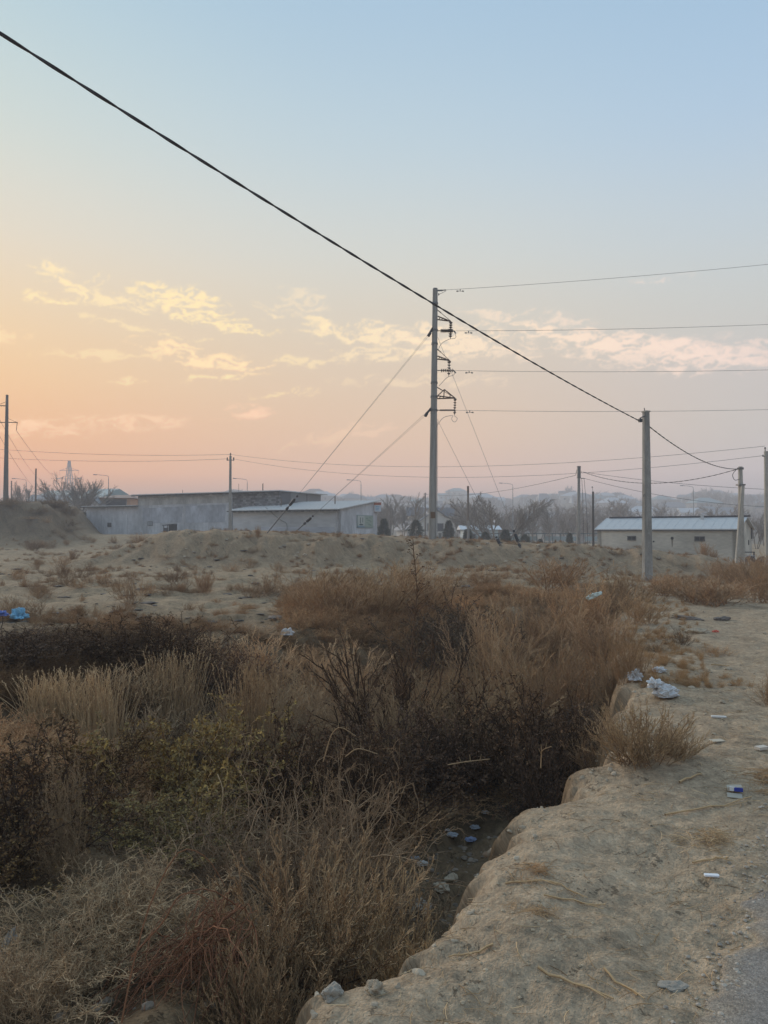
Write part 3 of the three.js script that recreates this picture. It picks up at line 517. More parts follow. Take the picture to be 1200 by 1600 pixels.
// thick overhead cable: from a pole behind the photographer past the near pole and on
{
  const A = [near0[0] - 0.32, nearTop[1] - 0.33, near0[2] + 0.16];
  const e1 = at(0, 52, 8.2), dirX = (e1[0] - A[0]) / (A[2] - e1[2]), E = [e1[0] + dirX * -9 * 1, 0, e1[2] + 9], t = (E[2] - A[2]) / (E[2] - A[2]);
  const t1 = (e1[2] - A[2]) / (E[2] - A[2]), sag = 0.36; E[1] = A[1] + (e1[1] - A[1] + sag * 4 * t1 * (1 - t1)) / t1; E[0] = A[0] + (e1[0] - A[0]) / t1;
  const helix = (a, c, s, r, tw, k) => { const out = []; for (let i = 0; i < 2; i++) { const p = []; for (let j = 0; j <= k; j++) { const u = j / k, ph = u * tw + i * Math.PI; p.push([mix(a[0], c[0], u) + Math.cos(ph) * r * 0.6, mix(a[1], c[1], u) - s * 4 * u * (1 - u) + Math.sin(ph) * r * 0.75, mix(a[2], c[2], u)]); } const cv = new THREE.CatmullRomCurve3(p.map((v) => new THREE.Vector3(...v))); out.push(new THREE.TubeGeometry(cv, k, r, 6)); } return out; };
  const G = thing('overhead_cable', 'thick dark twisted cable slanting across the whole sky to the nearest pole', 'cable', A);
  part('twisted_cable', helix([0, 0, 0], E.map((v, k) => v - A[k]), sag, 0.0135, 190, 760), cableMat, G);
  const B = [p2[0] - 0.2, p2Top[1] - 0.15, p2[2] + 0.12], A2 = [near0[0] + 0.16, nearTop[1] - 0.52, near0[2] - 0.1];
  const G2 = thing('overhead_cable', 'thick cable sagging from the nearest pole to the braced concrete pole', 'cable', A2);
  part('twisted_cable', helix([0, 0, 0], B.map((v, k) => v - A2[k]), 0.42, 0.014, 100, 260), cableMat, G2);
  const C = [p3[0] + 0.4, p3Top[1] - 0.45, p3[2] + 0.1], G3 = thing('overhead_cable', 'cable hanging in a deep bow between the braced pole and the square-headed pole', 'cable', B);
  part('twisted_cable', helix([0, 0, 0], C.map((v, k) => v - B[k]), 0.86, 0.014, 100, 260), cableMat, G3);
  const right1 = at(1330, 768, 52), right2 = at(1330, 792, 55);
  const C2 = [p3[0] + 0.5, p3Top[1] - 0.95, p3[2] + 0.1];
  for (const [label, a, c, s] of [['thin wire running level from the square-headed pole above the building roof', C, right1, 0.35], ['thin wire falling from the square-headed pole towards the building roof', C2, right2, 0.8]]) { const g = thing('overhead_wire', label, 'wire', a); part('wire', sagging([0, 0, 0], c.map((v, k) => v - a[k]), s, 0.014), cableMat, g); }
  const l0 = at(664.5, 772, 118), g = thing('overhead_wire', 'wire rising from the post at the misty house to the square-headed pole', 'wire', l0); part('wire', sagging([0, 0, 0], [p3[0] - 0.2 - l0[0], p3Top[1] - 0.7 - l0[1], p3[2] + 0.1 - l0[2]], 0.75, 0.018), cableMat, g);
  // two long lines over the field
  const top5 = [p5[0], p5Top[1] + 0.12, p5[2]], low5 = [p5[0] + 0.3, p5Top[1] - 0.3, p5[2]], lowL = [p5[0] - 0.3, p5Top[1] - 0.3, p5[2]];
  const offL1 = at(-260, 672, 78), offL2 = at(-260, 690, 78), top4 = [p4[0] - 0.05, at(1199, 697, 42)[1], p4[2]], low4 = [p4[0] - 0.2, p4Top[1] - 0.25, p4[2] + 0.05];
  for (const [label, a, c, s, r] of [['upper long wire running east from the insulator on the pole before the grey wall', top5, top4, 1.15, 0.012], ['lower long wire running east from the pole before the grey wall', low5, low4, 1.45, 0.012], ['upper long wire running west from the pole before the grey wall', top5, offL1, 0.9, 0.016], ['lower long wire running west from the pole before the grey wall', lowL, offL2, 0.9, 0.016]]) { const q = thing('overhead_wire', label, 'wire', a); part('wire', sagging([0, 0, 0], c.map((v, k) => v - a[k]), s, r, 5, 40), wireMat, q); }
}
// street lamps on the far road
{
  const lamp = (px, py, D, turn, label) => {
    const b = onGround(px, D), h = at(px, py, D)[1] - b[1], P = thing('street_lamp', label, 'street lamp', b, turn);
    part('mast', rod([0, -0.3, 0], [0, h - 0.5, 0], 0.075, 8, 0.05), galvanised, P);
    part('bracket', wire([[0, h - 0.6, 0], [-0.05, h - 0.15, 0], [-0.5, h, 0], [-1.7, h + 0.12, 0]], 0.035, 6), galvanised, P);
    part('lamp_head', [new THREE.CapsuleGeometry(0.09, 0.45, 4, 8).rotateZ(Math.PI / 2 - 0.06).scale(1, 0.7, 1).translate(-1.95, h + 0.12, 0)], galvanised, P);
  };
  lamp(169, 743, 112, 0, 'street lamp with a curved arm above the green-roofed house');
  lamp(40, 749, 118, 0, 'faint street lamp between the two bare posts on the earth heap');
  lamp(386, 749, 122, 0.2, 'street lamp rising behind the long roof just beside the insulator pole');
  lamp(564, 751, 120, 0, 'street lamp behind the low building, above its orange sign box');
  lamp(801.5, 756, 124, 0, 'street lamp above the young bare trees behind the fence');
  lamp(1084, 760, 124, 0.1, 'street lamp above the roof of the clay yard building');
}
// ---------------------------------------------------------------- the long grey building, three joined blocks set at an angle
const YAW = 0.437, cosY = Math.cos(YAW), sinY = Math.sin(YAW);
const local = (corner, L, m, y = 0) => [corner[0] - cosY * L + sinY * m, y, corner[2] - sinY * L - cosY * m];   // L metres along the wall to the west, m metres back
function windowPart(parent, x, y, z, w, h, name = 'window', pane = paneMat) {       // set in a front wall that faces +z at z
  const f = part(name, [box(w + 0.1, 0.06, 0.1, x, y + h / 2 + 0.03, z), box(w + 0.1, 0.06, 0.1, x, y - h / 2 - 0.03, z), box(0.05, h, 0.1, x - w / 2 - 0.025, y, z), box(0.05, h, 0.1, x + w / 2 + 0.025, y, z), box(0.04, h, 0.07, x, y, z)], frameMat, parent);
  part('pane', box(w, h, 0.03, x, y, z + 0.005), pane, f); return f;
}
{
  // high block with the low west wing; local frame: origin at the east front corner, -x along the wall, -z back
  const c = [-11.3, 0, -83], gy = 1.25, P = thing('long_building', 'long grey plastered building with a higher middle block and a low wing', 'building', [c[0], gy, c[2]], -YAW);
  const yTop = (px, py, L) => at(px, py, 83 + sinY * L)[1] - gy;
  const hE = yTop(437, 768, 0), hW = yTop(216, 774, 19.8), hA0 = yTop(215, 790.5, 19.8), hA1 = yTop(135, 792, 28.2), Lp = 6.2;
  part('plastered_wall', prism([[-19.8, -1.5], [-Lp, -1.5], [-Lp, mix(hE, hW, Lp / 19.8)], [-19.8, hW]], 0.4).translate(0, 0, -0.4), plaster, P);
  part('block_wall', prism([[-Lp, -1.5], [0, -1.5], [0, hE], [-Lp, mix(hE, hW, Lp / 19.8)]], 0.36).translate(0, 0, -0.4), blockWall, P);
  parts('side_wall', [box(0.4, hE + 1.5, 8.6, -0.2, (hE - 1.5) / 2, -4.7), box(0.4, hW + 1.5, 8.6, -19.6, (hW - 1.5) / 2, -4.7)], blockWall, P);
  part('back_wall', box(19.8, 5, 0.4, -9.9, 1, -9.2), plaster, P);
  part('wing_wall', prism([[-28.2, -1.5], [-19.8, -1.5], [-19.8, hA0], [-28.2, hA1]], 6).translate(0, 0, -6.15), plaster, P);
  parts('cement_patch', [prism([[-19, 1.4], [-13.3, 1.5], [-13.1, 3.35], [-19.1, 3.2]], 0.03).translate(0, 0, -0.005), prism([[-12.6, 1.45], [-7.2, 1.5], [-7.0, 3.5], [-12.7, 3.4]], 0.03).translate(0, 0, -0.005)], plasterPatch, P);
  part('render_band', prism([[-19.75, 3.55], [-6.3, 3.7], [-6.3, hE - 0.35], [-19.75, hW - 0.2]], 0.02).translate(0, 0, -0.002), mat(0.66, 0.63, 0.58, 0.95, { map: scaled(plasterMap, 1 / 3.5) }), P);
  const slab = (x0, y0, x1, y1, d, over, m, name, t) => part(name, prism([[x0, y0], [x1, y1], [x1, y1 + t], [x0, y0 + t]], d).translate(0, 0, -d + over), m, P);
  slab(-20.3, hW - 0.02, 0.5, hE + 0.03, 10.4, 0.6, roofMetal, 'roof', 0.1); slab(-20.35, hW - 0.14, 0.45, hE - 0.09, 0.06, 0.6, dark, 'fascia', 0.11);
  slab(-28.6, hA1 + 0.01, -19.82, hA0 + 0.02, 7, 0.35, roofMetal, 'wing_roof', 0.08); slab(-28.65, hA1 - 0.08, -19.83, hA0 - 0.07, 0.05, 0.35, dark, 'fascia', 0.09);
  for (let k = 0; k < 22; k++) { const t = (k + 0.5) / 22; part('rafter_end', box(0.12, 0.12, 0.5, mix(-20, 0.2, t), mix(hW, hE, t) - 0.09, 0.28), greyWood, P); }
  for (let k = 1; k < 5; k++) part('control_joint', box(0.03, 3.2, 0.02, -28.2 + k * 2.1 + (k % 2) * 0.4, 0.9, -0.14), mat(0.25, 0.25, 0.26, 0.95), P);
  windowPart(P, -24.4, at(176, 820, 93)[1] - gy, -0.13, 0.5, 0.42, 'window', dark); windowPart(P, -17.9, at(238, 818, 90.5)[1] - gy, 0.02, 0.62, 0.4, 'window', mat(0.32, 0.33, 0.35, 0.4));
  parts('roof_rod', [rod([-14.8, hW - 0.3, -2], [-14.8, hW + 0.65, -2], 0.025, 6), rod([-8.2, hW, -4], [-8.2, hW + 1.3, -4], 0.02, 6), rod([-5.5, hE, -5], [-5.5, hE + 1.3, -5], 0.06, 6)], rust, P);
}
{
  // kiosk-like dark shelter before the wall
  const b = onGround(266, 85), P = thing('shelter', 'small dark lean-to shelter against the long plastered wall', 'shelter', b, -YAW);
  const y0 = at(266, 831, 85)[1] - b[1], y1 = at(266, 819.5, 85)[1] - b[1];
  part('roof', prism([[-0.72, y1 - 0.12], [0.72, y1 + 0.02], [0.72, y1 + 0.08], [-0.72, y1 - 0.06]], 0.9).translate(0, 0, -0.35), mat(0.08, 0.085, 0.1, 0.6), P);
  part('back_panel', box(0.75, y1 + 0.3, 0.5, 0.28, (y1 - 0.3) / 2, -0.1), dark, P);
  part('side_panel', box(0.6, 0.5, 0.05, -0.38, y0 + 0.2, 0.25), mat(0.06, 0.06, 0.07, 0.8), P);
  for (const x of [-0.66, -0.1, 0.66]) part('post', box(0.06, y1 + 0.2, 0.06, x, (y1 - 0.2) / 2 - 0.03, 0.3), black, P);
}
{
  const c = [-4.37, 0, -75], gy = 1.15, P = thing('low_building', 'low grey building with a pale blue sheet roof and an orange sign at its end', 'building', [c[0], gy, c[2]], -YAW);
  const eave = at(530, 795, 75)[1] - gy, high = 4.98 - gy, L = 12.6, m = 8.6;
  // end wall seen at an angle, front wall, roof sloping up to the back
  part('front_wall', box(L, eave + 1.5, 0.35, -L / 2, (eave - 1.5) / 2, -0.175), render2, P);
  const end = prism([[0.0, -1.5], [m, -1.5], [m, high - 0.12], [0.0, eave - 0.03]], 0.35); end.rotateY(Math.PI / 2).translate(-0.35, 0, -0.0);
  part('end_wall', end, plaster, P);
  part('back_wall', box(L, high + 1.4, 0.3, -L / 2 - 0.36, (high - 1.6) / 2, -m + 0.15), render2, P);
  part('lower_render', box(L - 4, 0.9, 0.03, -(L - 4) / 2 - 0.5, 0.55, 0.012), plasterPatch, P);
  const slope = (high - eave) / m;
  const roof = prism([[-0.55, eave - 0.55 * slope], [m + 0.25, high + 0.25 * slope], [m + 0.25, high + 0.25 * slope + 0.07], [-0.55, eave - 0.55 * slope + 0.07]], L + 0.7); roof.rotateY(Math.PI / 2).translate(-L - 0.35, 0, 0);
  part('roof', roof, roofMetal, P);
  for (let k = 0; k < 26; k++) { const rib = bar([-L - 0.3 + k * (L + 0.6) / 25, eave - 0.55 * slope + 0.085, 0.55], [-L - 0.3 + k * (L + 0.6) / 25, high + 0.25 * slope + 0.085, -m - 0.25], 0.05, 0.035); part('roof_seam', rib, roofMetal, P); }
  for (let k = 0; k < 17; k++) part('rafter_end', box(0.12, 0.13, 0.5, -0.3 - k * (L - 0.6) / 16, eave - 0.16, 0.24), darkWood, P);
  part('fascia', box(L + 0.7, 0.1, 0.04, -L / 2, eave - 0.55 * slope - 0.06, 0.57), dark, P);
  parts('roof_pipe', [rod([-8.6, eave + 0.2, -3], [-8.6, eave + 1.3, -3], 0.05, 6), rod([-3.2, eave + 0.5, -5], [-3.2, eave + 1.5, -5], 0.06, 6)], rust, P);
  part('wall_pipe', wire([[-8.4, eave + 0.25, 0.2], [-6.6, 1.7, 0.2], [-5.9, 1.35, 0.2], [-5.85, 0.3, 0.2]], 0.03), frameMat, P);
  // poster on the end wall
  const posterCanvas = (() => { const k = document.createElement('canvas'); k.width = 256; k.height = 256; const g = k.getContext('2d'); g.fillStyle = '#cfd8cc'; g.fillRect(0, 0, 256, 256); g.fillStyle = '#b9c8b6'; g.fillRect(118, 0, 138, 256); g.fillStyle = '#e0e5dc'; g.fillRect(6, 6, 104, 200); g.fillStyle = '#5f7466'; g.fillRect(40, 40, 14, 130); g.fillRect(78, 40, 12, 110); g.fillStyle = '#2f4a50'; g.beginPath(); g.ellipse(60, 196, 34, 17, 0, 0, 7); g.fill(); g.fillStyle = '#8fb0c4'; g.fillRect(0, 222, 120, 34); g.fillStyle = '#7d9c86'; for (const [x, y, w, h] of [[138, 40, 34, 30], [184, 34, 46, 16], [150, 86, 70, 22], [196, 120, 40, 18], [140, 150, 60, 14], [170, 186, 66, 26]]) { g.beginPath(); g.ellipse(x + w / 2, y + h / 2, w / 2, h / 2, 0.2, 0, 7); g.fill(); } const t = new THREE.CanvasTexture(k); t.colorSpace = THREE.SRGBColorSpace; return t; })();
  const pw = 3.6, ph = 1.2, py = at(577, 815, 80)[1] - gy, pz = -5.6;
  const q = new THREE.PlaneGeometry(pw, ph).rotateY(Math.PI / 2).translate(0.075, py, pz);
  const board = part('poster_board', box(0.06, ph + 0.12, pw + 0.14, 0.035, py, pz), mat(0.2, 0.27, 0.27, 0.7), P); part('poster_print', q, new THREE.MeshStandardMaterial({ map: posterCanvas, roughness: 0.6, color: rgb(0.62, 0.62, 0.62) }), board);
}
{
  const D = 82, w = 11.5 / F * D, h = 15 / F * D, p = at(590, 792.5, D);
  const signCanvas = (() => { const k = document.createElement('canvas'); k.width = 128; k.height = 160; const g = k.getContext('2d'); g.fillStyle = '#dfe7ee'; g.fillRect(0, 0, 128, 160); g.fillStyle = '#c4602c'; g.fillRect(0, 0, 128, 42); g.fillStyle = '#a34524'; g.fillRect(70, 8, 50, 26); g.fillStyle = '#8cbcd8'; for (let r = 0; r < 3; r++) g.fillRect(24, 62 + r * 28, 74 - r * 8, 16); const t = new THREE.CanvasTexture(k); t.colorSpace = THREE.SRGBColorSpace; return t; })();
  const P = thing('sign_box', 'small sign box with an orange top and white face at the roof corner', 'sign', [p[0], p[1], p[2]], 0.12);
  part('case', box(w, h, 0.5, 0, 0, -0.28), mat(0.34, 0.13, 0.07, 0.6), P);
  part('face', new THREE.PlaneGeometry(w * 0.94, h * 0.95).translate(0.01, 0, -0.026), new THREE.MeshStandardMaterial({ map: signCanvas, roughness: 0.5, color: rgb(0.75, 0.75, 0.75) }), P);
  parts('bracket', [bar([-w / 2, h * 0.2, -0.4], [-w / 2 - 0.75, h * 0.2, -0.5], 0.06), bar([-w / 2, -h * 0.3, -0.4], [-w / 2 - 0.75, -h * 0.3, -0.5], 0.06)], rust, P);
}
{
  // the clay yard building
  const yaw = 0.61, c = [22.96, 0, -50], gy = -0.62, P = thing('yard_building', 'cream clay building with a grey metal gable roof and small wall openings', 'building', [c[0], gy, c[2]], -yaw);
  const L = 9.3, m = 5.2, eave = at(1152, 827, 50)[1] - gy, ridge = at(1170, 808.5, 52.2)[1] - gy;
  part('front_wall', box(L, eave + 0.9, 0.3, -L / 2, (eave - 0.9) / 2, -0.15), clayWall, P);
  const gable = () => prism([[0, -0.9], [m, -0.9], [m, eave - 0.05], [m / 2, ridge - 0.12], [0, eave - 0.05]], 0.3);
  part('gable_wall', gable().rotateY(Math.PI / 2).translate(-0.31, 0, -0.0), clayWall, P); part('gable_wall', gable().rotateY(Math.PI / 2).translate(-L - 0.002, 0, -0.0), clayWall, P);
  part('back_wall', box(L, eave + 0.8, 0.3, -L / 2 - 0.3, (eave - 0.9) / 2, -m + 0.14), clayWall, P);
  const sl = (ridge - eave) / (m / 2), o = 0.1, half = (s) => { const g = prism([[-o, eave - o * sl], [m / 2, ridge], [m / 2, ridge + 0.06], [-o, eave - o * sl + 0.06]], L + 0.4); g.rotateY(Math.PI / 2).translate(-L - 0.2, 0, 0); if (s < 0) { g.scale(1, 1, -1); g.translate(0, 0, -m); const q = g.attributes.position.array; for (let i = 0; i < q.length; i += 9) for (let k = 0; k < 3; k++) { const t = q[i + 3 + k]; q[i + 3 + k] = q[i + 6 + k]; q[i + 6 + k] = t; } g.computeVertexNormals(); } return g; };
  part('roof_slope', half(1), roofMetal, P); part('roof_slope', half(-1), roofMetal, P);
  for (let k = 0; k < 17; k++) { const x = -L - 0.15 + k * (L + 0.3) / 16; part('roof_seam', bar([x, eave - o * sl + 0.065, o], [x, ridge + 0.065, -m / 2], 0.03, 0.016), roofMetal, P); }
  part('ridge_cap', box(L + 0.3, 0.1, 0.3, -L / 2 + 0.2, ridge + 0.09, -m / 2), mat(0.06, 0.06, 0.07, 0.7), P);
  part('eave_board', box(L + 0.4, 0.07, 0.04, -L / 2, eave - o * sl - 0.04, o), mat(0.08, 0.075, 0.07, 0.8), P);
  const X = (px) => { const r = (px - 600) / F; return (22.96 - r * 50) / (0.8196 + r * 0.5729); };    // metres west along the wall at a column of the picture
  const vy = (py, Lm) => at(1000, py, 50 + 0.5729 * Lm)[1] - gy;
  windowPart(P, -X(987), vy(841, X(987)), 0.01, 0.5, 0.2, 'air_vent', dark); windowPart(P, -X(1093), vy(842, X(1093)), 0.01, 0.56, 0.22, 'air_vent', dark);
  part('drain_hole', cyl(0.1, 0.1, 0.02, 10).rotateX(Math.PI / 2).translate(-X(1050), vy(841, X(1050)), 0.0), dark, P);
  part('drain_stain', prism([[-0.07, 0], [0.07, 0], [0.03, -0.5], [-0.02, -0.6]], 0.006).translate(-X(1050), vy(842, X(1050)), 0.002), mat(0.24, 0.2, 0.15, 0.95), P);
  part('drain_hole', cyl(0.06, 0.06, 0.02, 8).rotateX(Math.PI / 2).translate(-X(1021), vy(846, X(1021)), 0.0), dark, P);
  part('roof_flue', [box(0.18, 0.3, 0.18, -X(1076) + 0.4, ridge + 0.0, -m / 2 + 0.5), box(0.24, 0.05, 0.24, -X(1076) + 0.4, ridge + 0.17, -m / 2 + 0.5)], roofMetal, P);
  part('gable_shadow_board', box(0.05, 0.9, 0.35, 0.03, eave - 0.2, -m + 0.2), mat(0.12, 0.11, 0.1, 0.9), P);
  part('gable_vent', box(0.03, 0.35, 0.2, 0.01, eave - 0.9, -m * 0.75), dark, P);
}
{
  // dark heap at the corner of the yard building
  const b = onGround(1177, 46.5), tyre = new THREE.TorusGeometry(0.3, 0.13, 10, 20), rubber = mat(0.028, 0.029, 0.034, 0.7);
  const put = (dx, dy, dz, rx, ry, s, label) => { const m = single('car_tyre', tyre, rubber, label, 'tyre', [b[0] + dx, ground(b[0] + dx, 46.5 - dz) + dy, b[2] + dz]); m.rotation.set(rx, ry, 0); m.scale.setScalar(s); };
  put(-0.25, 0.32, 0, 0.2, 0.3, 1, 'dark tyre leaning upright, nearest the wall of the clay building'); put(0.35, 0.16, 0.1, Math.PI / 2, 0, 1.05, 'dark tyre lying flat in the middle of the heap'); put(0.42, 0.42, -0.05, Math.PI / 2 - 0.25, 0.1, 0.95, 'dark tyre lying on top of the flat one'); put(0.72, 0.34, -0.2, 0.4, -0.5, 1, 'dark tyre leaning at the pole side of the heap');
  const f = thing('trestle', 'dark metal trestle frame standing behind the tyres', 'trestle', [b[0] + 0.15, ground(b[0] + 0.1, 47.6), b[2] - 1.1]);
  for (const x of [-0.4, 0.4]) part('leg', bar([x, 0, 0], [x, 0.95, 0], 0.06), black, f); part('rail', bar([-0.45, 0.95, 0], [0.45, 0.95, 0], 0.06), black, f); part('shelf_board', box(0.85, 0.05, 0.3, 0, 0.72, 0), mat(0.35, 0.36, 0.38, 0.7), f);
}
// houses behind
function house(px, pyEave, pyRidge, D, wpx, depth, yaw, wallM, roofM, label, opts = {}) {
  const b = onGround(px, D), w = wpx / F * D, e = at(px, pyEave, D)[1] - b[1], r = at(px, pyRidge, D)[1] - b[1], P = thing(opts.name ?? 'house', label, 'house', b, yaw, opts.group);
  const gx = opts.gableFront;
  if (gx) { const g = prism([[-w / 2, -2], [w / 2, -2], [w / 2, e], [0, r - 0.1], [-w / 2, e]], depth).translate(0, 0, -depth / 2); part('wall', g, wallM, P);
    for (const s of [-1, 1]) { const o = 0.5, k = (r - e) / (w / 2); const q = prism([[s * (w / 2 + o), e - o * k], [s * (w / 2 + o), e - o * k + 0.18], [0, r + 0.18], [0, r]].slice(0), depth + 0.8).translate(0, 0, -depth / 2 - 0.4); part('roof_slope', q, roofM, P); } }
  else { const hip = opts.hip ?? 0; part('wall', boxUV(box(w, e + 2, depth, 0, (e - 2) / 2, 0)), wallM, P);
    const o = 0.5, W2 = w / 2 + o, D2 = depth / 2 + o, R = w / 2 - hip * w / 2 + (hip ? 0 : o), y0 = e - 0.05, pos = [];
    const A = [-W2, y0, D2], B = [W2, y0, D2], C = [W2, y0, -D2], E = [-W2, y0, -D2], T1 = [-R, r, 0], T2 = [R, r, 0];
    const tri = (...p) => p.forEach((v) => pos.push(...v)); tri(A, B, T2, A, T2, T1); tri(C, E, T1, C, T1, T2); tri(B, C, T2); tri(E, A, T1); tri(A, C, B, A, E, C);
    const g = new THREE.BufferGeometry(); g.setAttribute('position', new THREE.Float32BufferAttribute(pos, 3)); part('roof', boxUV(g), roofM, P); }
  for (const [x, y, ww, hh] of opts.windows ?? []) { const f = part('window', box(ww + 0.2, hh + 0.2, 0.1, x * w, e * y, depth / 2 + 0.03), opts.frame ?? whitewash, P); part('pane', box(ww, hh, 0.06, x * w, e * y, depth / 2 + 0.07), paneMat, f); }
  if (opts.chimney) part('chimney', box(0.5, 1.2, 0.5, w * 0.2, r + 0.1, -0.6), rust, P);
  return P;
}
const creamW = mat(0.62, 0.58, 0.52), whiteW = mat(0.72, 0.71, 0.7), brickW = mat(0.55, 0.32, 0.2), greenR = mat(0.26, 0.36, 0.37, 0.6), greyR = mat(0.24, 0.25, 0.27, 0.7), darkR = mat(0.1, 0.105, 0.125, 0.8), paleR = mat(0.6, 0.62, 0.64, 0.7), brownR = mat(0.2, 0.13, 0.11, 0.8), blueW = mat(0.5, 0.57, 0.6);
house(164, 781, 764, 128, 44, 9, -0.35, creamW, greenR, 'house with a steep green sheet roof behind the low grey wing', { windows: [[-0.2, 0.6, 1, 1], [0.2, 0.6, 1, 1]] });
house(151, 789, 777.5, 112, 24, 6, 0.1, whiteW, greyR, 'small house with a grey gable in front of the green roof', { gableFront: true, windows: [[0, 0.75, 0.8, 0.7]] });
{ const P = house(192, 779.5, 773.5, 116, 46, 8, 0.05, brickW, brownR, 'orange brick house with a low roof looking over the low grey wing', { hip: 0.5, windows: [[-0.16, 0.87, 1.6, 0.9], [0.14, 0.87, 1.9, 0.9]] }); }
house(78, 784, 773, 135, 44, 8, 0.2, whiteW, greyR, 'pale house with a low grey gable roof beyond the earth heap', { windows: [[-0.25, 0.7, 1, 1], [0.2, 0.7, 1, 1]] });
house(98, 778, 766.5, 150, 40, 9, -0.2, creamW, greenR, 'house with a grey-green roof just behind the bushy bare tree', {});
house(672, 806.5, 793, 158, 68, 9, 0, creamW, darkR, 'misty house with a long dark roof behind the tall pole', { windows: [[-0.3, 0.6, 1.1, 1.1], [0.3, 0.6, 1.1, 1.1]] });
house(676, 817, 797.5, 132, 58, 8, 0.1, creamW, greyR, 'misty house whose pale gable front faces the tall pole', { gableFront: true, windows: [[-0.16, 0.75, 0.9, 1.2], [0.1, 0.75, 0.9, 1.2], [0.3, 0.45, 0.9, 1.0]] });
house(748, 827, 821, 108, 52, 5, 0, blueW, mat(0.62, 0.65, 0.68, 0.6), 'low pale shed with a whitish roof behind the round dark shrubs', { windows: [[-0.25, 0.5, 0.8, 0.5]] });
house(640, 826, 815, 140, 26, 6, 0.3, whiteW, greyR, 'little pale house beside the misty gable, half behind a conifer', { gableFront: true });
// the hillside village, house by house
{
  const r = rng(404), walls = [creamW, whiteW, blueW, mat(0.42, 0.4, 0.38), mat(0.5, 0.44, 0.4)], roofs = [greyR, darkR, paleR, greenR, brownR, mat(0.32, 0.34, 0.38, 0.7)];
  const list = [];
  for (let k = 0; k < 76; k++) { const px = 355 + 860 * ((k * 0.618034) % 1), D = k < 34 ? 560 + 70 * r() : 290 + 260 * r(); list.push([px, D, r(), r(), r(), r()]); }
  list.sort((a, b) => b[1] - a[1]);
  const W = ['grey', 'dark', 'pale', 'green', 'brown', 'slate'];
  for (const [px, D, a, b, c, d] of list) {
    const g = onGround(px, D), eaveH = 3 + 2.4 * a, wpx = (9 + 9 * b) / D * F, roofI = Math.floor(c * 6), wallI = Math.floor(d * 5);
    const pyE = pixelOf([g[0], g[1] + eaveH, g[2]])[1], pyR = pixelOf([g[0], g[1] + eaveH + 1.6 + 1.4 * b, g[2]])[1] - 0.4;
    house(px, pyE, pyR, D, wpx, 8 + 3 * c, (d - 0.5) * 1.4, walls[wallI], roofs[roofI], `hazy house with a ${W[roofI]} roof among others on the far village hillside`, { name: 'village_house', group: `houses with ${W[roofI]} roofs on the far hillside`, hip: b > 0.5 ? 0.6 : 0, windows: [[-0.28, 0.55, 1.2, 1.2], [0.05, 0.55, 1.2, 1.2], [0.32, 0.55, 1.2, 1.2]].slice(0, 1 + Math.floor(a * 3)) });
  }
  house(849, 785.5, 771, 470, 24, 12, 0.1, creamW, greyR, 'round-shouldered grey house crowning the hill above the young trees', { name: 'village_house', hip: 0.5, windows: [[-0.2, 0.6, 1.3, 1.3], [0.2, 0.6, 1.3, 1.3]] });
}
// green wire and sheet fence
{
  const f = mat(0.13, 0.17, 0.17, 0.7), sheet = mat(0.36, 0.42, 0.43, 0.7), a = onGround(744, 92), b = onGround(940, 86), P = thing('yard_fence', 'long low metal fence with pale green panels behind the round shrubs', 'fence', a);
  const n = 16, E = b.map((v, k) => v - a[k]), top = at(840, 833.8, 89)[1] - a[1], low = at(840, 848, 89)[1] - a[1];
  for (let k = 0; k <= n; k++) { const t = k / n; part('post', bar([E[0] * t, -0.5, E[2] * t], [E[0] * t, top + 0.06, E[2] * t], 0.07), f, P); }
  for (let k = 0; k < n; k++) { const t0 = (k + 0.02) / n, t1 = (k + 0.98) / n; for (const y of [top, low]) part('rail', bar([E[0] * t0, y, E[2] * t0], [E[0] * t1, y, E[2] * t1], 0.09), f, P);
    const m0 = mix(low, top, 0.22), m1 = mix(low, top, 0.7); if (k % 5 !== 3) part('panel', bar([E[0] * t0, (m0 + m1) / 2, E[2] * t0 - 0.02], [E[0] * t1, (m0 + m1) / 2, E[2] * t1 - 0.02], 0.03, m1 - m0), sheet, P); }
}
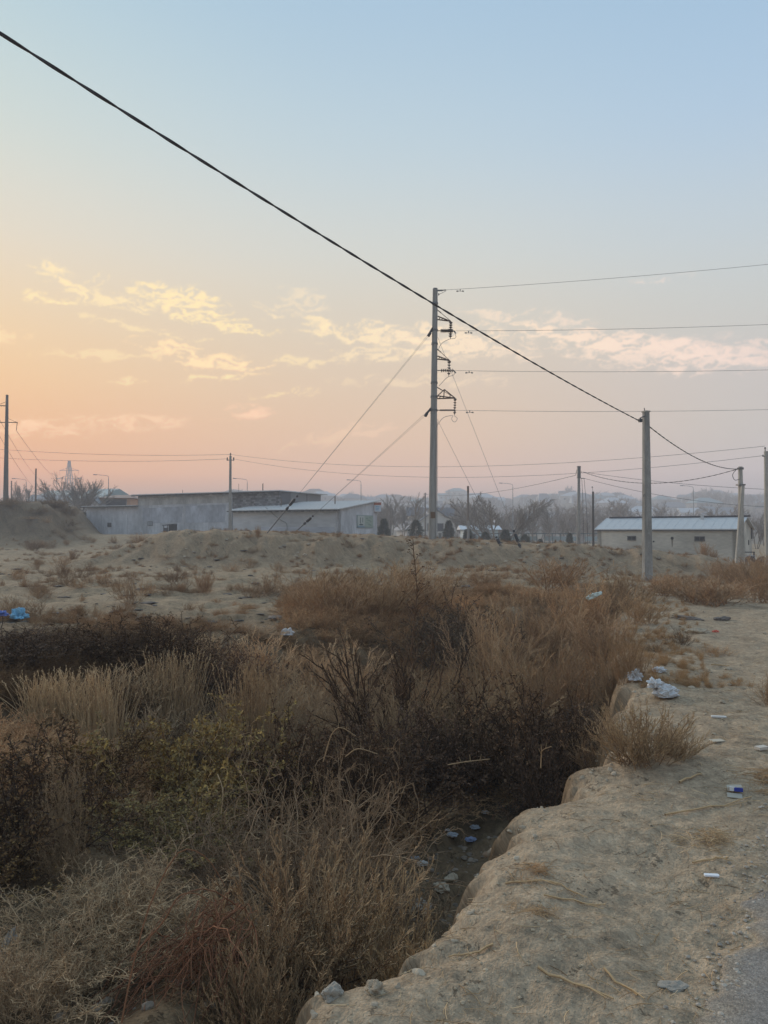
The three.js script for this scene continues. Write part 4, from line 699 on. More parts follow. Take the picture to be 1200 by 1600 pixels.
// ---------------------------------------------------------------- plants
class TB {                                               // collects tapered three-sided twigs and small leaves, with a colour per vertex
  constructor() { this.p = []; this.c = []; this.i = []; }
  twig(pts, r0, r1, col, sides = 3) {
    const n = pts.length, base = this.p.length / 3; let ux, uy, uz;
    for (let k = 0; k < n; k++) {
      const a = pts[Math.max(0, k - 1)], b = pts[Math.min(n - 1, k + 1)]; let tx = b[0] - a[0], ty = b[1] - a[1], tz = b[2] - a[2]; const l = Math.hypot(tx, ty, tz) || 1; tx /= l; ty /= l; tz /= l;
      if (k === 0) { const o = Math.abs(ty) < 0.9 ? [0, 1, 0] : [1, 0, 0]; ux = ty * o[2] - tz * o[1]; uy = tz * o[0] - tx * o[2]; uz = tx * o[1] - ty * o[0]; }
      else { const d = ux * tx + uy * ty + uz * tz; ux -= d * tx; uy -= d * ty; uz -= d * tz; }
      const m = Math.hypot(ux, uy, uz) || 1; ux /= m; uy /= m; uz /= m;
      const vx = ty * uz - tz * uy, vy = tz * ux - tx * uz, vz = tx * uy - ty * ux, r = mix(r0, r1, k / (n - 1));
      for (let s = 0; s < sides; s++) { const A = s / sides * 6.2832, c = Math.cos(A) * r, d = Math.sin(A) * r; this.p.push(pts[k][0] + ux * c + vx * d, pts[k][1] + uy * c + vy * d, pts[k][2] + uz * c + vz * d); this.c.push(col[0], col[1], col[2]); }
    }
    for (let k = 0; k < n - 1; k++) for (let s = 0; s < sides; s++) { const a = base + k * sides + s, b = base + k * sides + (s + 1) % sides, c = a + sides, d = b + sides; this.i.push(a, b, d, a, d, c); }
  }
  leaf(p, d, len, wid, col, r) {                         // a small folded leaf from p along d
    let sx = r() - 0.5, sy = r() - 0.5, sz = r() - 0.5; const k = sx * d[0] + sy * d[1] + sz * d[2]; sx -= k * d[0]; sy -= k * d[1]; sz -= k * d[2]; const m = Math.hypot(sx, sy, sz) || 1; sx *= wid / m; sy *= wid / m; sz *= wid / m;
    const b = this.p.length / 3, q = [p[0] + d[0] * len * 0.5, p[1] + d[1] * len * 0.5, p[2] + d[2] * len * 0.5], t = [p[0] + d[0] * len, p[1] + d[1] * len - len * 0.15, p[2] + d[2] * len];
    this.p.push(...p, q[0] + sx, q[1] + sy, q[2] + sz, ...t, q[0] - sx, q[1] - sy, q[2] - sz); for (let j = 0; j < 4; j++) this.c.push(...col); this.i.push(b, b + 1, b + 2, b, b + 2, b + 3);
  }
  geo() { const g = new THREE.BufferGeometry(); g.setAttribute('position', new THREE.Float32BufferAttribute(this.p, 3)); g.setAttribute('color', new THREE.Float32BufferAttribute(this.c, 3)); g.setIndex(this.i); g.computeVertexNormals(); return g; }
}
const plantMat = new THREE.MeshStandardMaterial({ color: rgb(1.08, 0.97, 0.84), vertexColors: true, roughness: 1, side: THREE.DoubleSide }); plantMat.specularIntensity = 0.15;
const norm = (v) => { const l = Math.hypot(...v) || 1; return v.map((x) => x / l); };
const shade = (a, b, r, j = 0.25) => { const t = r(), k = 1 + (r() - 0.5) * 2 * j; return [0, 1, 2].map((i) => mix(a[i], b[i], t) * k); };
function turned(d, ang, r) { let o = norm([r() - 0.5, r() - 0.5, r() - 0.5]); const k = o[0] * d[0] + o[1] * d[1] + o[2] * d[2]; o = norm(o.map((v, i) => v - k * d[i])); return d.map((v, i) => v * Math.cos(ang) + o[i] * Math.sin(ang)); }
function grow(tbs, lv, L, p, d, len, rad, r) {
  const c = lv[L], n = c.segs, pts = [p.slice()], dirs = [d.slice()]; const curlAx = [r() - 0.5, r() - 0.5, r() - 0.5].map((v) => v * (c.curl ?? 0));
  let q = p.slice(), e = d.slice();
  for (let k = 0; k < n; k++) {
    e = norm([e[0] + (r() - 0.5) * c.wob + curlAx[0], e[1] + (r() - 0.5) * c.wob + (c.up ?? 0) + curlAx[1], e[2] + (r() - 0.5) * c.wob + curlAx[2]]);
    q = q.map((v, i) => v + e[i] * len / n); if (q[1] < 0.004) { q[1] = 0.004; e[1] = Math.abs(e[1]) * 0.3; }
    pts.push(q.slice()); dirs.push(e.slice());
  }
  const col = shade(c.c0, c.c1, r, c.jit), tb = tbs[c.tb ?? 0];
  tb.twig(pts, rad, rad * (c.taper ?? 0.5), col, c.sides ?? 3);
  if (c.leaf) for (let k = 0; k < c.leaf.n; k++) { const t = (k + r()) / c.leaf.n * n, i = Math.min(n - 1, Math.floor(t)), f = t - i, b = pts[i].map((v, j) => mix(v, pts[i + 1][j], f)); tbs[tbs.length - 1].leaf(b, turned(dirs[i], 0.5 + r() * 0.9, r), c.leaf.l * (0.6 + 0.8 * r()), c.leaf.w * (0.6 + 0.8 * r()), shade(c.leaf.c0, c.leaf.c1, r, 0.3), r); }
  if (L + 1 < lv.length) { const ch = c.n, m = Math.floor(ch) + (r() < ch % 1 ? 1 : 0); for (let k = 0; k < m; k++) { const t = mix(c.t0 ?? 0.25, 1, (k + r()) / m) * n, i = Math.min(n - 1, Math.floor(t)), f = t - i, b = pts[i].map((v, j) => mix(v, pts[i + 1][j], f)); grow(tbs, lv, L + 1, b, turned(dirs[i], c.ang * (0.6 + 0.8 * r()), r), len * c.ratio * (0.55 + 0.7 * r()) * (1 - 0.45 * t / n), rad * (c.rr ?? 0.6), r); } }
}
// a bush of height about 1 and width about 1: many stems out of one foot
function bush(seed, o) {
  const r = rng(seed), tbs = [new TB(), new TB()];
  for (let k = 0; k < o.stems; k++) {
    const a = r() * 6.2832, lean = Math.pow(r(), 0.75) * o.lean, rr = o.foot * Math.sqrt(r()), b = r() * 6.2832, d = norm([Math.cos(a) * Math.sin(lean), Math.cos(lean), Math.sin(a) * Math.sin(lean)]);
    grow(tbs, o.lv, 0, [Math.cos(b) * rr + d[0] * 0.05, -0.03, Math.sin(b) * rr + d[2] * 0.05], d, o.len * (0.65 + 0.45 * r()), o.rad, r);
  }
  return tbs.map((t) => t.geo());
}
const TAN = [0.58, 0.45, 0.29], TAN2 = [0.41, 0.305, 0.195], RED = [0.43, 0.31, 0.2], RED2 = [0.27, 0.19, 0.125], DARK = [0.088, 0.056, 0.037], DARK2 = [0.045, 0.03, 0.021], GREYB = [0.42, 0.325, 0.235], GREYB2 = [0.25, 0.185, 0.13], PALE = [0.5, 0.395, 0.27], PALE2 = [0.3, 0.225, 0.15], OLIVE = [0.31, 0.25, 0.12], OLIVE2 = [0.17, 0.14, 0.075], STRAW = [0.55, 0.44, 0.29];
const KINDS = {
  twiggy: (s) => bush(s, { stems: 92, lean: 1.1, foot: 0.24, len: 0.84, rad: 0.0055, lv: [
    { segs: 5, wob: 0.25, up: 0.03, c0: GREYB2, c1: TAN2, n: 13, t0: 0.25, ang: 0.5, ratio: 0.2, rr: 0.6, tb: 0 },
    { segs: 3, wob: 0.35, up: 0.16, c0: TAN2, c1: TAN, n: 6, t0: 0.1, ang: 0.55, ratio: 0.4, rr: 0.85, tb: 1 },
    { segs: 2, wob: 0.5, up: 0.2, c0: TAN2, c1: TAN, tb: 1, taper: 0.8 }] }),
  feather: (s) => bush(s, { stems: 46, lean: 0.62, foot: 0.2, len: 1.0, rad: 0.005, lv: [
    { segs: 5, wob: 0.22, up: 0.03, c0: RED2, c1: RED, n: 13, t0: 0.2, ang: 0.5, ratio: 0.3, rr: 0.6, tb: 0 },
    { segs: 2, wob: 0.3, up: 0.12, c0: RED, c1: TAN2, n: 6, t0: 0.1, ang: 0.6, ratio: 0.35, rr: 0.75, tb: 1 },
    { segs: 1, wob: 0.3, up: 0.1, c0: RED, c1: TAN2, tb: 1, taper: 0.6 }] }),
  darkbush: (s) => bush(s, { stems: 34, lean: 0.95, foot: 0.22, len: 0.98, rad: 0.0075, lv: [
    { segs: 5, wob: 0.5, up: 0.03, c0: DARK2, c1: DARK, n: 8, t0: 0.25, ang: 0.75, ratio: 0.42, rr: 0.6, tb: 0 },
    { segs: 3, wob: 0.7, up: 0.03, c0: DARK2, c1: DARK, n: 5, t0: 0.15, ang: 0.8, ratio: 0.42, rr: 0.7, tb: 0 },
    { segs: 2, wob: 0.7, up: 0.0, c0: DARK2, c1: [0.14, 0.092, 0.06], tb: 1, taper: 0.6, leaf: { n: 2, l: 0.028, w: 0.01, c0: DARK, c1: [0.14, 0.092, 0.06] } }] }),
  leafy: (s) => bush(s, { stems: 30, lean: 1.0, foot: 0.25, len: 0.95, rad: 0.006, lv: [
    { segs: 5, wob: 0.5, up: 0.02, c0: DARK, c1: GREYB2, n: 8, t0: 0.2, ang: 0.7, ratio: 0.4, rr: 0.6, tb: 0 },
    { segs: 3, wob: 0.6, up: 0.0, c0: DARK, c1: TAN2, n: 4, t0: 0.2, ang: 0.8, ratio: 0.45, rr: 0.7, tb: 0, leaf: { n: 8, l: 0.03, w: 0.0085, c0: OLIVE2, c1: OLIVE } },
    { segs: 2, wob: 0.6, up: -0.02, c0: TAN2, c1: OLIVE, tb: 0, leaf: { n: 7, l: 0.028, w: 0.008, c0: OLIVE2, c1: [0.42, 0.3, 0.11] } }] }),
  darkleaf: (s) => bush(s, { stems: 26, lean: 0.9, foot: 0.25, len: 0.98, rad: 0.007, lv: [
    { segs: 5, wob: 0.5, up: 0.02, c0: DARK2, c1: DARK, n: 9, t0: 0.15, ang: 0.75, ratio: 0.4, rr: 0.6, tb: 0 },
    { segs: 3, wob: 0.6, up: 0.0, c0: DARK2, c1: DARK, n: 4, t0: 0.1, ang: 0.8, ratio: 0.45, rr: 0.7, tb: 0, leaf: { n: 9, l: 0.03, w: 0.009, c0: DARK2, c1: [0.16, 0.1, 0.05] } },
    { segs: 2, wob: 0.6, up: -0.02, c0: DARK2, c1: DARK, tb: 0, leaf: { n: 6, l: 0.028, w: 0.0085, c0: DARK, c1: [0.26, 0.18, 0.08] } }] }),
  tangle: (s) => bush(s, { stems: 90, lean: 1.25, foot: 0.34, len: 1.5, rad: 0.0058, lv: [
    { segs: 11, wob: 0.42, up: -0.07, curl: 0.22, c0: GREYB2, c1: GREYB, n: 8, t0: 0.15, ang: 0.75, ratio: 0.4, rr: 0.7, tb: 0 },
    { segs: 6, wob: 0.55, up: -0.04, curl: 0.5, c0: GREYB2, c1: PALE2, n: 4, t0: 0.1, ang: 0.8, ratio: 0.45, rr: 0.75, tb: 1 },
    { segs: 4, wob: 0.7, up: 0, curl: 0.6, c0: GREYB2, c1: PALE2, tb: 1 }] }),
  wispy: (s) => bush(s, { stems: 72, lean: 1.3, foot: 0.34, len: 0.95, rad: 0.005, lv: [
    { segs: 7, wob: 0.45, up: 0.05, curl: 0.15, c0: PALE2, c1: PALE, n: 14, t0: 0.15, ang: 0.75, ratio: 0.28, rr: 0.6, tb: 0 },
    { segs: 4, wob: 0.8, up: 0.08, curl: 0.5, c0: PALE2, c1: PALE, n: 6, t0: 0.1, ang: 0.8, ratio: 0.42, rr: 0.8, tb: 1 },
    { segs: 3, wob: 0.9, up: 0.06, curl: 0.7, c0: PALE2, c1: PALE, tb: 1 }] }),
  woody: (s) => bush(s, { stems: 13, lean: 0.85, foot: 0.1, len: 0.85, rad: 0.0105, lv: [
    { segs: 5, wob: 0.35, up: 0.04, c0: DARK2, c1: DARK, n: 7, t0: 0.3, ang: 0.6, ratio: 0.5, rr: 0.55, tb: 0, sides: 4 },
    { segs: 4, wob: 0.45, up: 0.06, c0: DARK2, c1: DARK, n: 6, t0: 0.2, ang: 0.6, ratio: 0.45, rr: 0.55, tb: 1 },
    { segs: 3, wob: 0.5, up: 0.08, c0: DARK, c1: [0.2, 0.14, 0.095], n: 3, t0: 0.2, ang: 0.7, ratio: 0.4, tb: 1 },
    { segs: 2, wob: 0.5, up: 0.05, c0: DARK, c1: [0.2, 0.14, 0.095], tb: 1 }] }),
  grass: (s) => { const r = rng(s), t = new TB(), u = new TB(); for (let k = 0; k < 420; k++) { const a = r() * 6.2832, lean = 0.04 + 0.4 * r() * r(), b = r() * 6.2832, f = 0.3 * Math.sqrt(r()), col = shade(TAN2, STRAW, r, 0.2), L = 0.55 + 0.5 * r(), pts = [[Math.cos(b) * f, -0.02, Math.sin(b) * f]]; let d = [Math.cos(a) * Math.sin(lean), Math.cos(lean), Math.sin(a) * Math.sin(lean)]; for (let j = 0; j < 5; j++) { d = norm([d[0] * 1.12 + (r() - 0.5) * 0.1, d[1] - 0.03, d[2] * 1.12 + (r() - 0.5) * 0.1]); pts.push(pts[j].map((v, i) => v + d[i] * L / 5)); } t.twig(pts, 0.0045, 0.0018, col); if (r() < 0.5) { const e = pts[5]; for (let j = 0; j < 5; j++) u.leaf(e.map((v, i) => v - d[i] * j * 0.022), turned(d, 0.35, r), 0.04, 0.006, shade(TAN, STRAW, r, 0.15), r); } } return [t.geo(), u.geo()]; },
  tuft: (s) => bush(s, { stems: 34, lean: 1.25, foot: 0.3, len: 0.85, rad: 0.0058, lv: [
    { segs: 3, wob: 0.4, up: 0.08, c0: RED2, c1: TAN2, n: 8, t0: 0.2, ang: 0.7, ratio: 0.38, rr: 0.7, tb: 0 },
    { segs: 2, wob: 0.6, up: 0.1, c0: RED, c1: TAN2, n: 4, t0: 0.1, ang: 0.8, ratio: 0.45, rr: 0.8, tb: 1 }, { segs: 1, wob: 0.5, c0: RED, c1: TAN, tb: 1 }] }),
  straw: (s) => { const r = rng(s), t = new TB(), u = new TB(); for (let k = 0; k < 230; k++) { const a = r() * 6.2832, q = Math.pow(r(), 0.8) * (0.3 + 0.25 * Math.sin(a * 2 + s) ** 2 + 0.12 * Math.sin(a * 5)) * 1.2, x = Math.cos(a) * q, z = Math.sin(a) * q, h = 0.16 * (1 - q * 1.7) * r() + 0.01, b = r() * 6.2832, L = 0.1 + 0.3 * r(), cur = (r() - 0.5) * 1.4, pts = []; for (let j = 0; j < 4; j++) { const w = j / 3 - 0.5, A = b + cur * w; pts.push([x + Math.cos(A) * L * w, Math.max(0.004, h + 0.05 * (0.25 - w * w) + (r() - 0.5) * 0.02), z + Math.sin(A) * L * w]); } (r() < 0.3 ? u : t).twig(pts, 0.0035, 0.002, shade(TAN2, STRAW, r, 0.25)); } return [t.geo(), u.geo()]; },
};
const CATEGORY = { grass: 'grass tuft', straw: 'straw', tuft: 'weed' }, PLANT_NAME = { grass: 'grass_tuft', straw: 'straw_clump', tuft: 'dry_weed', feather: 'dry_weed', twiggy: 'twiggy_shrub', darkbush: 'dark_shrub', leafy: 'leafy_shrub', darkleaf: 'leafy_shrub', tangle: 'thorn_tangle', wispy: 'pale_shrub', canes: 'cane_clump', woody: 'woody_shrub' };
const protos = {};
function plantParts(kind, variant) { const k = kind + variant; return protos[k] ??= KINDS[kind](1000 + variant * 37 + kind.length * 7); }
const tinted = new Map();
function tintMat(t) { if (!t) return plantMat; const k = t.join(); if (!tinted.has(k)) { const a = (t[0] + t[1] + t[2]) / 3; t = t.map((v) => mix(v, a, 0.5)); const m = plantMat.clone(); m.color.setRGB(t[0] * 1.08, t[1] * 0.97, t[2] * 0.84); tinted.set(k, m); } return tinted.get(k); }
let plantSeed = rng(99);
function plant(kind, variant, px, D, w, h, label, group, tint, sink = 0.02) {
  const b = Array.isArray(px) ? [px[0], ground(px[0], -px[2]), px[2]] : onGround(px, D, sink), [s, f] = plantParts(kind, variant), m = tintMat(tint);
  const P = thing(PLANT_NAME[kind], label, CATEGORY[kind] ?? 'shrub', b, plantSeed() * 6.28, group);
  if (h < -1) { const pl = s.userData.top ??= Math.max(...[s, f].map((g) => new THREE.Box3().setFromBufferAttribute(g.attributes.position).max.y)); h = (at(600, -h, D)[1] - b[1]) / pl; }     // a height given as the picture row of its top
  P.scale.set(w, h, w);
  tag(part('stem', s, m, P), null, null, null, 'stuff'); tag(part('foliage', f, m, P), null, null, null, 'stuff');
  return P;
}
// foreground, from the photographer outwards
plant('twiggy', 0, 478, 3.6, 0.92, -1292, 'dense tan twiggy shrub nearest the ditch lip, the largest of its kind', null, [0.7, 0.64, 0.58]);
plant('twiggy', 1, 395, 3.4, 0.6, -1425, 'tan twiggy shrub between the red canes and the ditch hole', null, [0.66, 0.59, 0.52]);
plant('twiggy', 2, 585, 3.75, 0.62, -1350, 'low yellowish twiggy shrub spilling over the mouth of the ditch hole');
plant('twiggy', 1, 655, 3.3, 0.36, -1462, 'small straw-yellow shrub rooted on the edge of the clay path', null, [1.15, 1.1, 0.95]);
plant('twiggy', 2, 415, 3.02, 0.42, -1445, 'brown twiggy shrub at the very bottom of the view, under the largest tan one', null, [0.72, 0.66, 0.6]);
plant('twiggy', 0, 350, 3.1, 0.34, -1500, 'low brown twiggy shrub mixed with the red-brown canes', null, [0.7, 0.62, 0.55]);
plant('wispy', 1, 75, 3.2, 0.5, -1440, 'tan wispy shrub spreading low before the dark leafy one', null, [0.95, 0.88, 0.8]);
plant('wispy', 0, 130, 3.5, 0.85, -1400, 'pale wispy shrub with curling twigs over the bare clay corner');
plant('wispy', 1, 200, 3.8, 0.62, -1322, 'taller pale wispy shrub leaning towards the red canes');
plant('wispy', 0, 40, 3.8, 0.5, -1450, 'low pale wispy shrub by the torn grey rag', null, [0.9, 0.9, 0.9]);
{ // red-brown canes that sweep down out of the thicket
  const r = rng(1717);
  for (const [n, label, dx, dy] of [[95, 'sheaf of long red-brown canes sweeping down beside the tan shrub', 0, 0], [42, 'small sheaf of red-brown canes under the arching one', -70, 60]]) {
    const tb = new TB(), o = at(300 + dx, 1560 + dy, 3.0);
    for (let k = 0; k < n; k++) {
      const u = r(), a = at(340 + dx + 95 * (r() - 0.35), 1400 + dy + 120 * r(), 3.2 + 0.4 * r()), z = at(180 + dx + 210 * r(), 1500 + dy + 130 * r(), 2.85 + 0.35 * r()), m = a.map((v, i) => mix(v, z[i], 0.3 + 0.3 * r())); m[1] += 0.02 + 0.13 * r(); m[0] += 0.16 * (r() - 0.5);
      z[1] = Math.max(z[1], ground(z[0], -z[2]) + 0.01);
      const cv = new THREE.CatmullRomCurve3([a, m, z].map((p) => new THREE.Vector3(p[0] - o[0], p[1] - o[1], p[2] - o[2]))), q = cv.getPoints(7).map((v) => [v.x + 0.02 * (r() - 0.5), v.y + 0.02 * (r() - 0.5), v.z + 0.02 * (r() - 0.5)]), rad = 0.0018 + 0.0028 * r() * r();
      tb.twig(q, rad, rad * 0.6, shade([0.11, 0.055, 0.036], [0.24, 0.125, 0.08], r, 0.25), 4);
      if (r() < 0.5) tb.twig([q[3], q[4].map((v, i) => v + [0.02, 0.03, 0.02][i] * (r() - 0.3)), q[5].map((v, i) => v + [0.05, 0.06, 0.04][i] * (r() - 0.3))], rad * 0.6, rad * 0.4, [0.18, 0.095, 0.06], 3);
    }
    const P = thing('cane_clump', label, 'shrub', o); tag(part('canes', tb.geo(), plantMat, P), null, null, null, 'stuff');
  }
}
plant('tangle', 0, 450, 4.6, 0.72, -1150, 'grey-brown tangle of arching thorny stems, the largest one');
plant('tangle', 1, 545, 4.9, 0.5, -1140, 'grey-brown tangle of thorny stems on the ditch side of the big one');
plant('tangle', 1, 360, 4.6, 0.6, -1250, 'low brown tangle of stems before the yellow-green leafy shrub', null, [0.85, 0.8, 0.75]);
plant('leafy', 0, 265, 5.9, 1.1, -1105, 'yellow-green leafy shrub, the greenest in the thicket');
plant('leafy', 1, 370, 6.4, 0.95, -1112, 'olive leafy shrub beside the greenest one, with paler leaf tips');
plant('leafy', 1, 250, 5.0, 0.8, -1245, 'low olive leafy shrub under the greenest one', null, [0.8, 0.85, 0.75]);
plant('darkleaf', 0, 62, 4.6, 0.8, -1120, 'tall dark brown leafy shrub filling the west edge of the thicket', null, [0.7, 0.6, 0.55]);
plant('darkleaf', 1, 10, 4.3, 0.65, -1265, 'dark leafy shrub below the tall dark one, with a few olive leaves', null, [1.25, 1.25, 1]);
plant('darkleaf', 1, 150, 5.6, 0.7, -1120, 'dark leafy shrub with arching twigs, next to the greenest one');
plant('wispy', 1, 108, 4.4, 0.26, -1150, 'pale dead shrub standing in front of the dark leafy ones', null, [0.8, 0.78, 0.72]);
plant('grass', 0, 85, 7.6, 0.85, -1045, 'tuft of tall straw-coloured grass in front of the dark hedge-like shrubs');
plant('grass', 1, 158, 7.4, 0.75, -1040, 'second tuft of tall straw grass, nearer the greenest shrub');
plant('grass', 0, 270, 9.0, 1.0, -1010, 'straw grass tuft in the middle of the thicket', null, [0.9, 0.82, 0.72]);
plant('grass', 1, 400, 8.2, 0.9, -1030, 'reddish straw grass tuft in front of the pale bank', null, [0.85, 0.72, 0.58]);
plant('feather', 0, 235, 7.8, 1.0, 0.66, 'greyish feathery weed between the straw grass and the olive shrub', null, [0.95, 1.0, 1.05]);
plant('feather', 1, 330, 8.6, 1.2, 0.7, 'brown feathery weed behind the olive leafy shrub');
plant('feather', 2, 450, 9.6, 1.35, 0.72, 'pale brown feathery weed rounded like a cushion', null, [1.2, 1.2, 1.15]);
plant('feather', 2, 300, 10.2, 1.2, -985, 'tan feathery weed in the thicket, straight below the end of the dark row', null, [1.5, 1.55, 1.5]);
plant('feather', 0, 400, 10.6, 1.3, -975, 'tan feathery weed in the thicket, next to the pale brown cushion', null, [1.4, 1.35, 1.3]);
plant('feather', 1, 520, 11.2, 1.3, -985, 'light tan feathery weed above the woody black-stemmed shrub', null, [1.5, 1.4, 1.3]);
plant('feather', 0, 190, 8.8, 1.1, -1025, 'tan feathery weed behind the straw grass tufts', null, [1.35, 1.3, 1.2]);
plant('wispy', 0, 520, 8.6, 0.75, -1055, 'pale dead shrub on the light patch of bank', null, [1.1, 1.05, 1.0]);
plant('wispy', 1, 470, 9.2, 0.7, -1050, 'second pale dead shrub by the light patch of bank', null, [1.0, 0.98, 0.95]);
plant('twiggy', 1, 620, 7.6, 0.6, -1085, 'tan twiggy shrub in the middle of the dark ditch shrubs', null, [0.85, 0.82, 0.75]);
plant('darkbush', 0, 20, 9.2, 1.35, -968, 'dark shrub at the west edge below the blue bags', null, [0.9, 0.85, 0.85]);
plant('darkbush', 1, 100, 9.4, 1.2, -972, 'dark shrub in the row at the edge of the field, second from the blue bags');
plant('darkbush', 2, 180, 9.7, 1.2, -958, 'dark seedy shrub at the edge of the field, the tallest of its row');
plant('darkbush', 0, 262, 10.0, 1.2, -950, 'dark seedy shrub standing up against the bare field');
plant('darkbush', 1, 335, 10.0, 1.0, -970, 'brown-black shrub at the end of the row at the edge of the field', null, [1.6, 1.4, 1.3]);
plant('feather', 0, 400, 12.0, 1.2, -975, 'reddish weed beside the white scrap in the field edge', null, [0.95, 0.9, 0.85]);
plant('darkbush', 2, 470, 6.1, 1.0, -1100, 'black-brown shrub behind the thorny tangle');
plant('darkbush', 1, 560, 6.4, 1.1, -1085, 'black-brown shrub over the ditch, before the woody one');
plant('darkbush', 0, 632, 7.2, 1.0, -1085, 'black-brown shrub over the middle of the ditch', null, [1.1, 0.95, 0.9]);
plant('woody', 0, 585, 8.4, 1.6, -975, 'woody shrub with bare black stems in the middle of the thicket');
plant('woody', 1, 640, 9.4, 1.3, -985, 'woody shrub of thin dark stems below the tall lone stalk');
plant('feather', 1, 640, 8.0, 1.3, 1.0, 'brown feathery weed before the woody shrub', null, [0.75, 0.75, 0.7]);
plant('feather', 2, 720, 8.2, 1.4, 1.0, 'dull olive-brown feathery weed over the ditch', null, [0.72, 0.75, 0.66]);
plant('darkbush', 1, 735, 7.7, 1.1, -1045, 'black shrub in the deepest part of the ditch');
plant('darkbush', 2, 815, 7.5, 1.2, -1040, 'black shrub in the ditch, beside the two-toned weeds');
plant('darkbush', 0, 880, 7.6, 1.0, -1080, 'black shrub in the ditch, close under the clay bank', null, [0.9, 0.9, 0.9]);
plant('darkbush', 0, 690, 7.3, 0.9, -1130, 'dark low shrub overhanging the littered ditch floor', null, [1.2, 1.05, 0.95]);
plant('darkbush', 2, 845, 6.6, 0.6, -1130, 'dark shrub under the steepest piece of the clay bank', null, [1.1, 1.0, 0.95]);
plant('feather', 0, 880, 9.2, 1.2, -985, 'tall rust-brown feathery weed above the ditch, nearest the path', null, [0.8, 0.72, 0.66]);
plant('feather', 1, 820, 10.2, 1.4, -966, 'tall rust-brown feathery weed with pale stalks in the ditch');
plant('feather', 2, 945, 11.6, 1.4, -950, 'rusty feathery weed at the path edge behind the bags', null, [0.95, 0.85, 0.78]);
plant('feather', 0, 770, 11.8, 1.5, -925, 'pale rust feathery weed with drooping tops in the ditch', null, [1.05, 0.98, 0.9]);
plant('darkbush', 1, 712, 13.4, 1.5, -905, 'dark green-brown shrub, the darkest rounded one before the earth bank', null, [1.3, 1.4, 1.25]);
plant('feather', 1, 590, 14.6, 1.9, 0.95, 'orange-brown feathery weed at the far rim of the ditch');
plant('feather', 2, 520, 14.2, 1.8, 0.85, 'orange-brown feathery weed nearest the white scrap', null, [1.05, 0.95, 0.85]);
plant('feather', 0, 650, 15.5, 1.8, 1.0, 'light rust feathery weed behind the tall lone stalk', null, [1.1, 1, 0.9]);
plant('feather', 1, 850, 14.0, 1.9, 1.45, 'rust feathery weed with a rounded top before the earth bank', null, [1.0, 0.9, 0.8]);
plant('feather', 2, 910, 16.0, 2.0, 1.35, 'orange-rust feathery weed with bleached stalks in it', null, [1.1, 0.95, 0.8]);
plant('feather', 0, 975, 18.6, 2.0, 1.05, 'rounded brown weed at the foot of the nearest pole', null, [0.8, 0.75, 0.62]);
plant('feather', 1, 1030, 20.5, 1.7, 0.6, 'rust weed on the path side of the nearest pole', null, [1.1, 0.92, 0.78]);
plant('feather', 2, 870, 21.5, 2.4, 0.85, 'rust weed cushion below the earth bank', null, [1.05, 0.9, 0.78]);
plant('feather', 0, 1000, 13.4, 0.9, 0.5, 'pale brown weed cushion on the bank beside the path', null, [1.15, 1.1, 1.0]);
plant('tuft', 0, 1057, 10.9, 0.36, 0.3, 'small blackish tuft on the bank above the white bag', null, [0.35, 0.33, 0.35]);
plant('tuft', 1, 1024, 10.6, 0.28, 0.2, 'lower blackish tuft joined to the small one above the white bag', null, [0.45, 0.42, 0.42]);
plant('tuft', 2, 1115, 10.2, 0.34, 0.17, 'flat orange-brown tuft lying on the path beside the blackish one', null, [1.15, 0.95, 0.8]);
plant('twiggy', 0, 995, 5.35, 0.6, -1085, 'rounded tan twiggy shrub on the lip of the clay bank', null, [0.8, 0.78, 0.74]);
plant('twiggy', 2, 1052, 5.5, 0.34, -1125, 'lower tan twiggy shrub on the path side of the rounded one', null, [0.8, 0.78, 0.74]);
plant('feather', 1, 940, 6.9, 0.85, 0.68, 'reddish feathery weed behind the rounded tan shrub', null, [0.8, 0.74, 0.68]);
plant('feather', 2, 980, 8.3, 0.6, 0.5, 'small reddish feathery weed at the bank edge beside the upright white bag', null, [0.85, 0.76, 0.66]);
plant('feather', 0, 958, 9.0, 0.7, 0.75, 'dull feathery weed hiding the bank edge behind the white bags', null, [0.85, 0.78, 0.7]);
plant('tuft', 0, 1207, 7.3, 0.34, 0.34, 'brown tuft at the path edge, cut by the picture edge', null, [0.85, 0.8, 0.75]);
plant('straw', 0, 1112, 4.05, 0.42, 0.42, 'clump of trampled straw beside the asphalt, the broadest one');
plant('straw', 1, 1195, 5.0, 0.5, 0.5, 'orange straw clump behind the crushed packet', null, [0.95, 0.75, 0.55]);
plant('straw', 2, 838, 3.6, 0.26, 0.34, 'small rusty straw tuft near the ditch lip', null, [1.1, 0.8, 0.55]);
plant('straw', 1, 832, 3.2, 0.24, 0.24, 'faint straw tuft on the path below the rusty one', null, [1.05, 0.85, 0.65]);
plant('straw', 0, 860, 5.0, 0.3, 0.2, 'thin streak of straw on the crest of the clay bank', null, [0.9, 0.7, 0.5]);
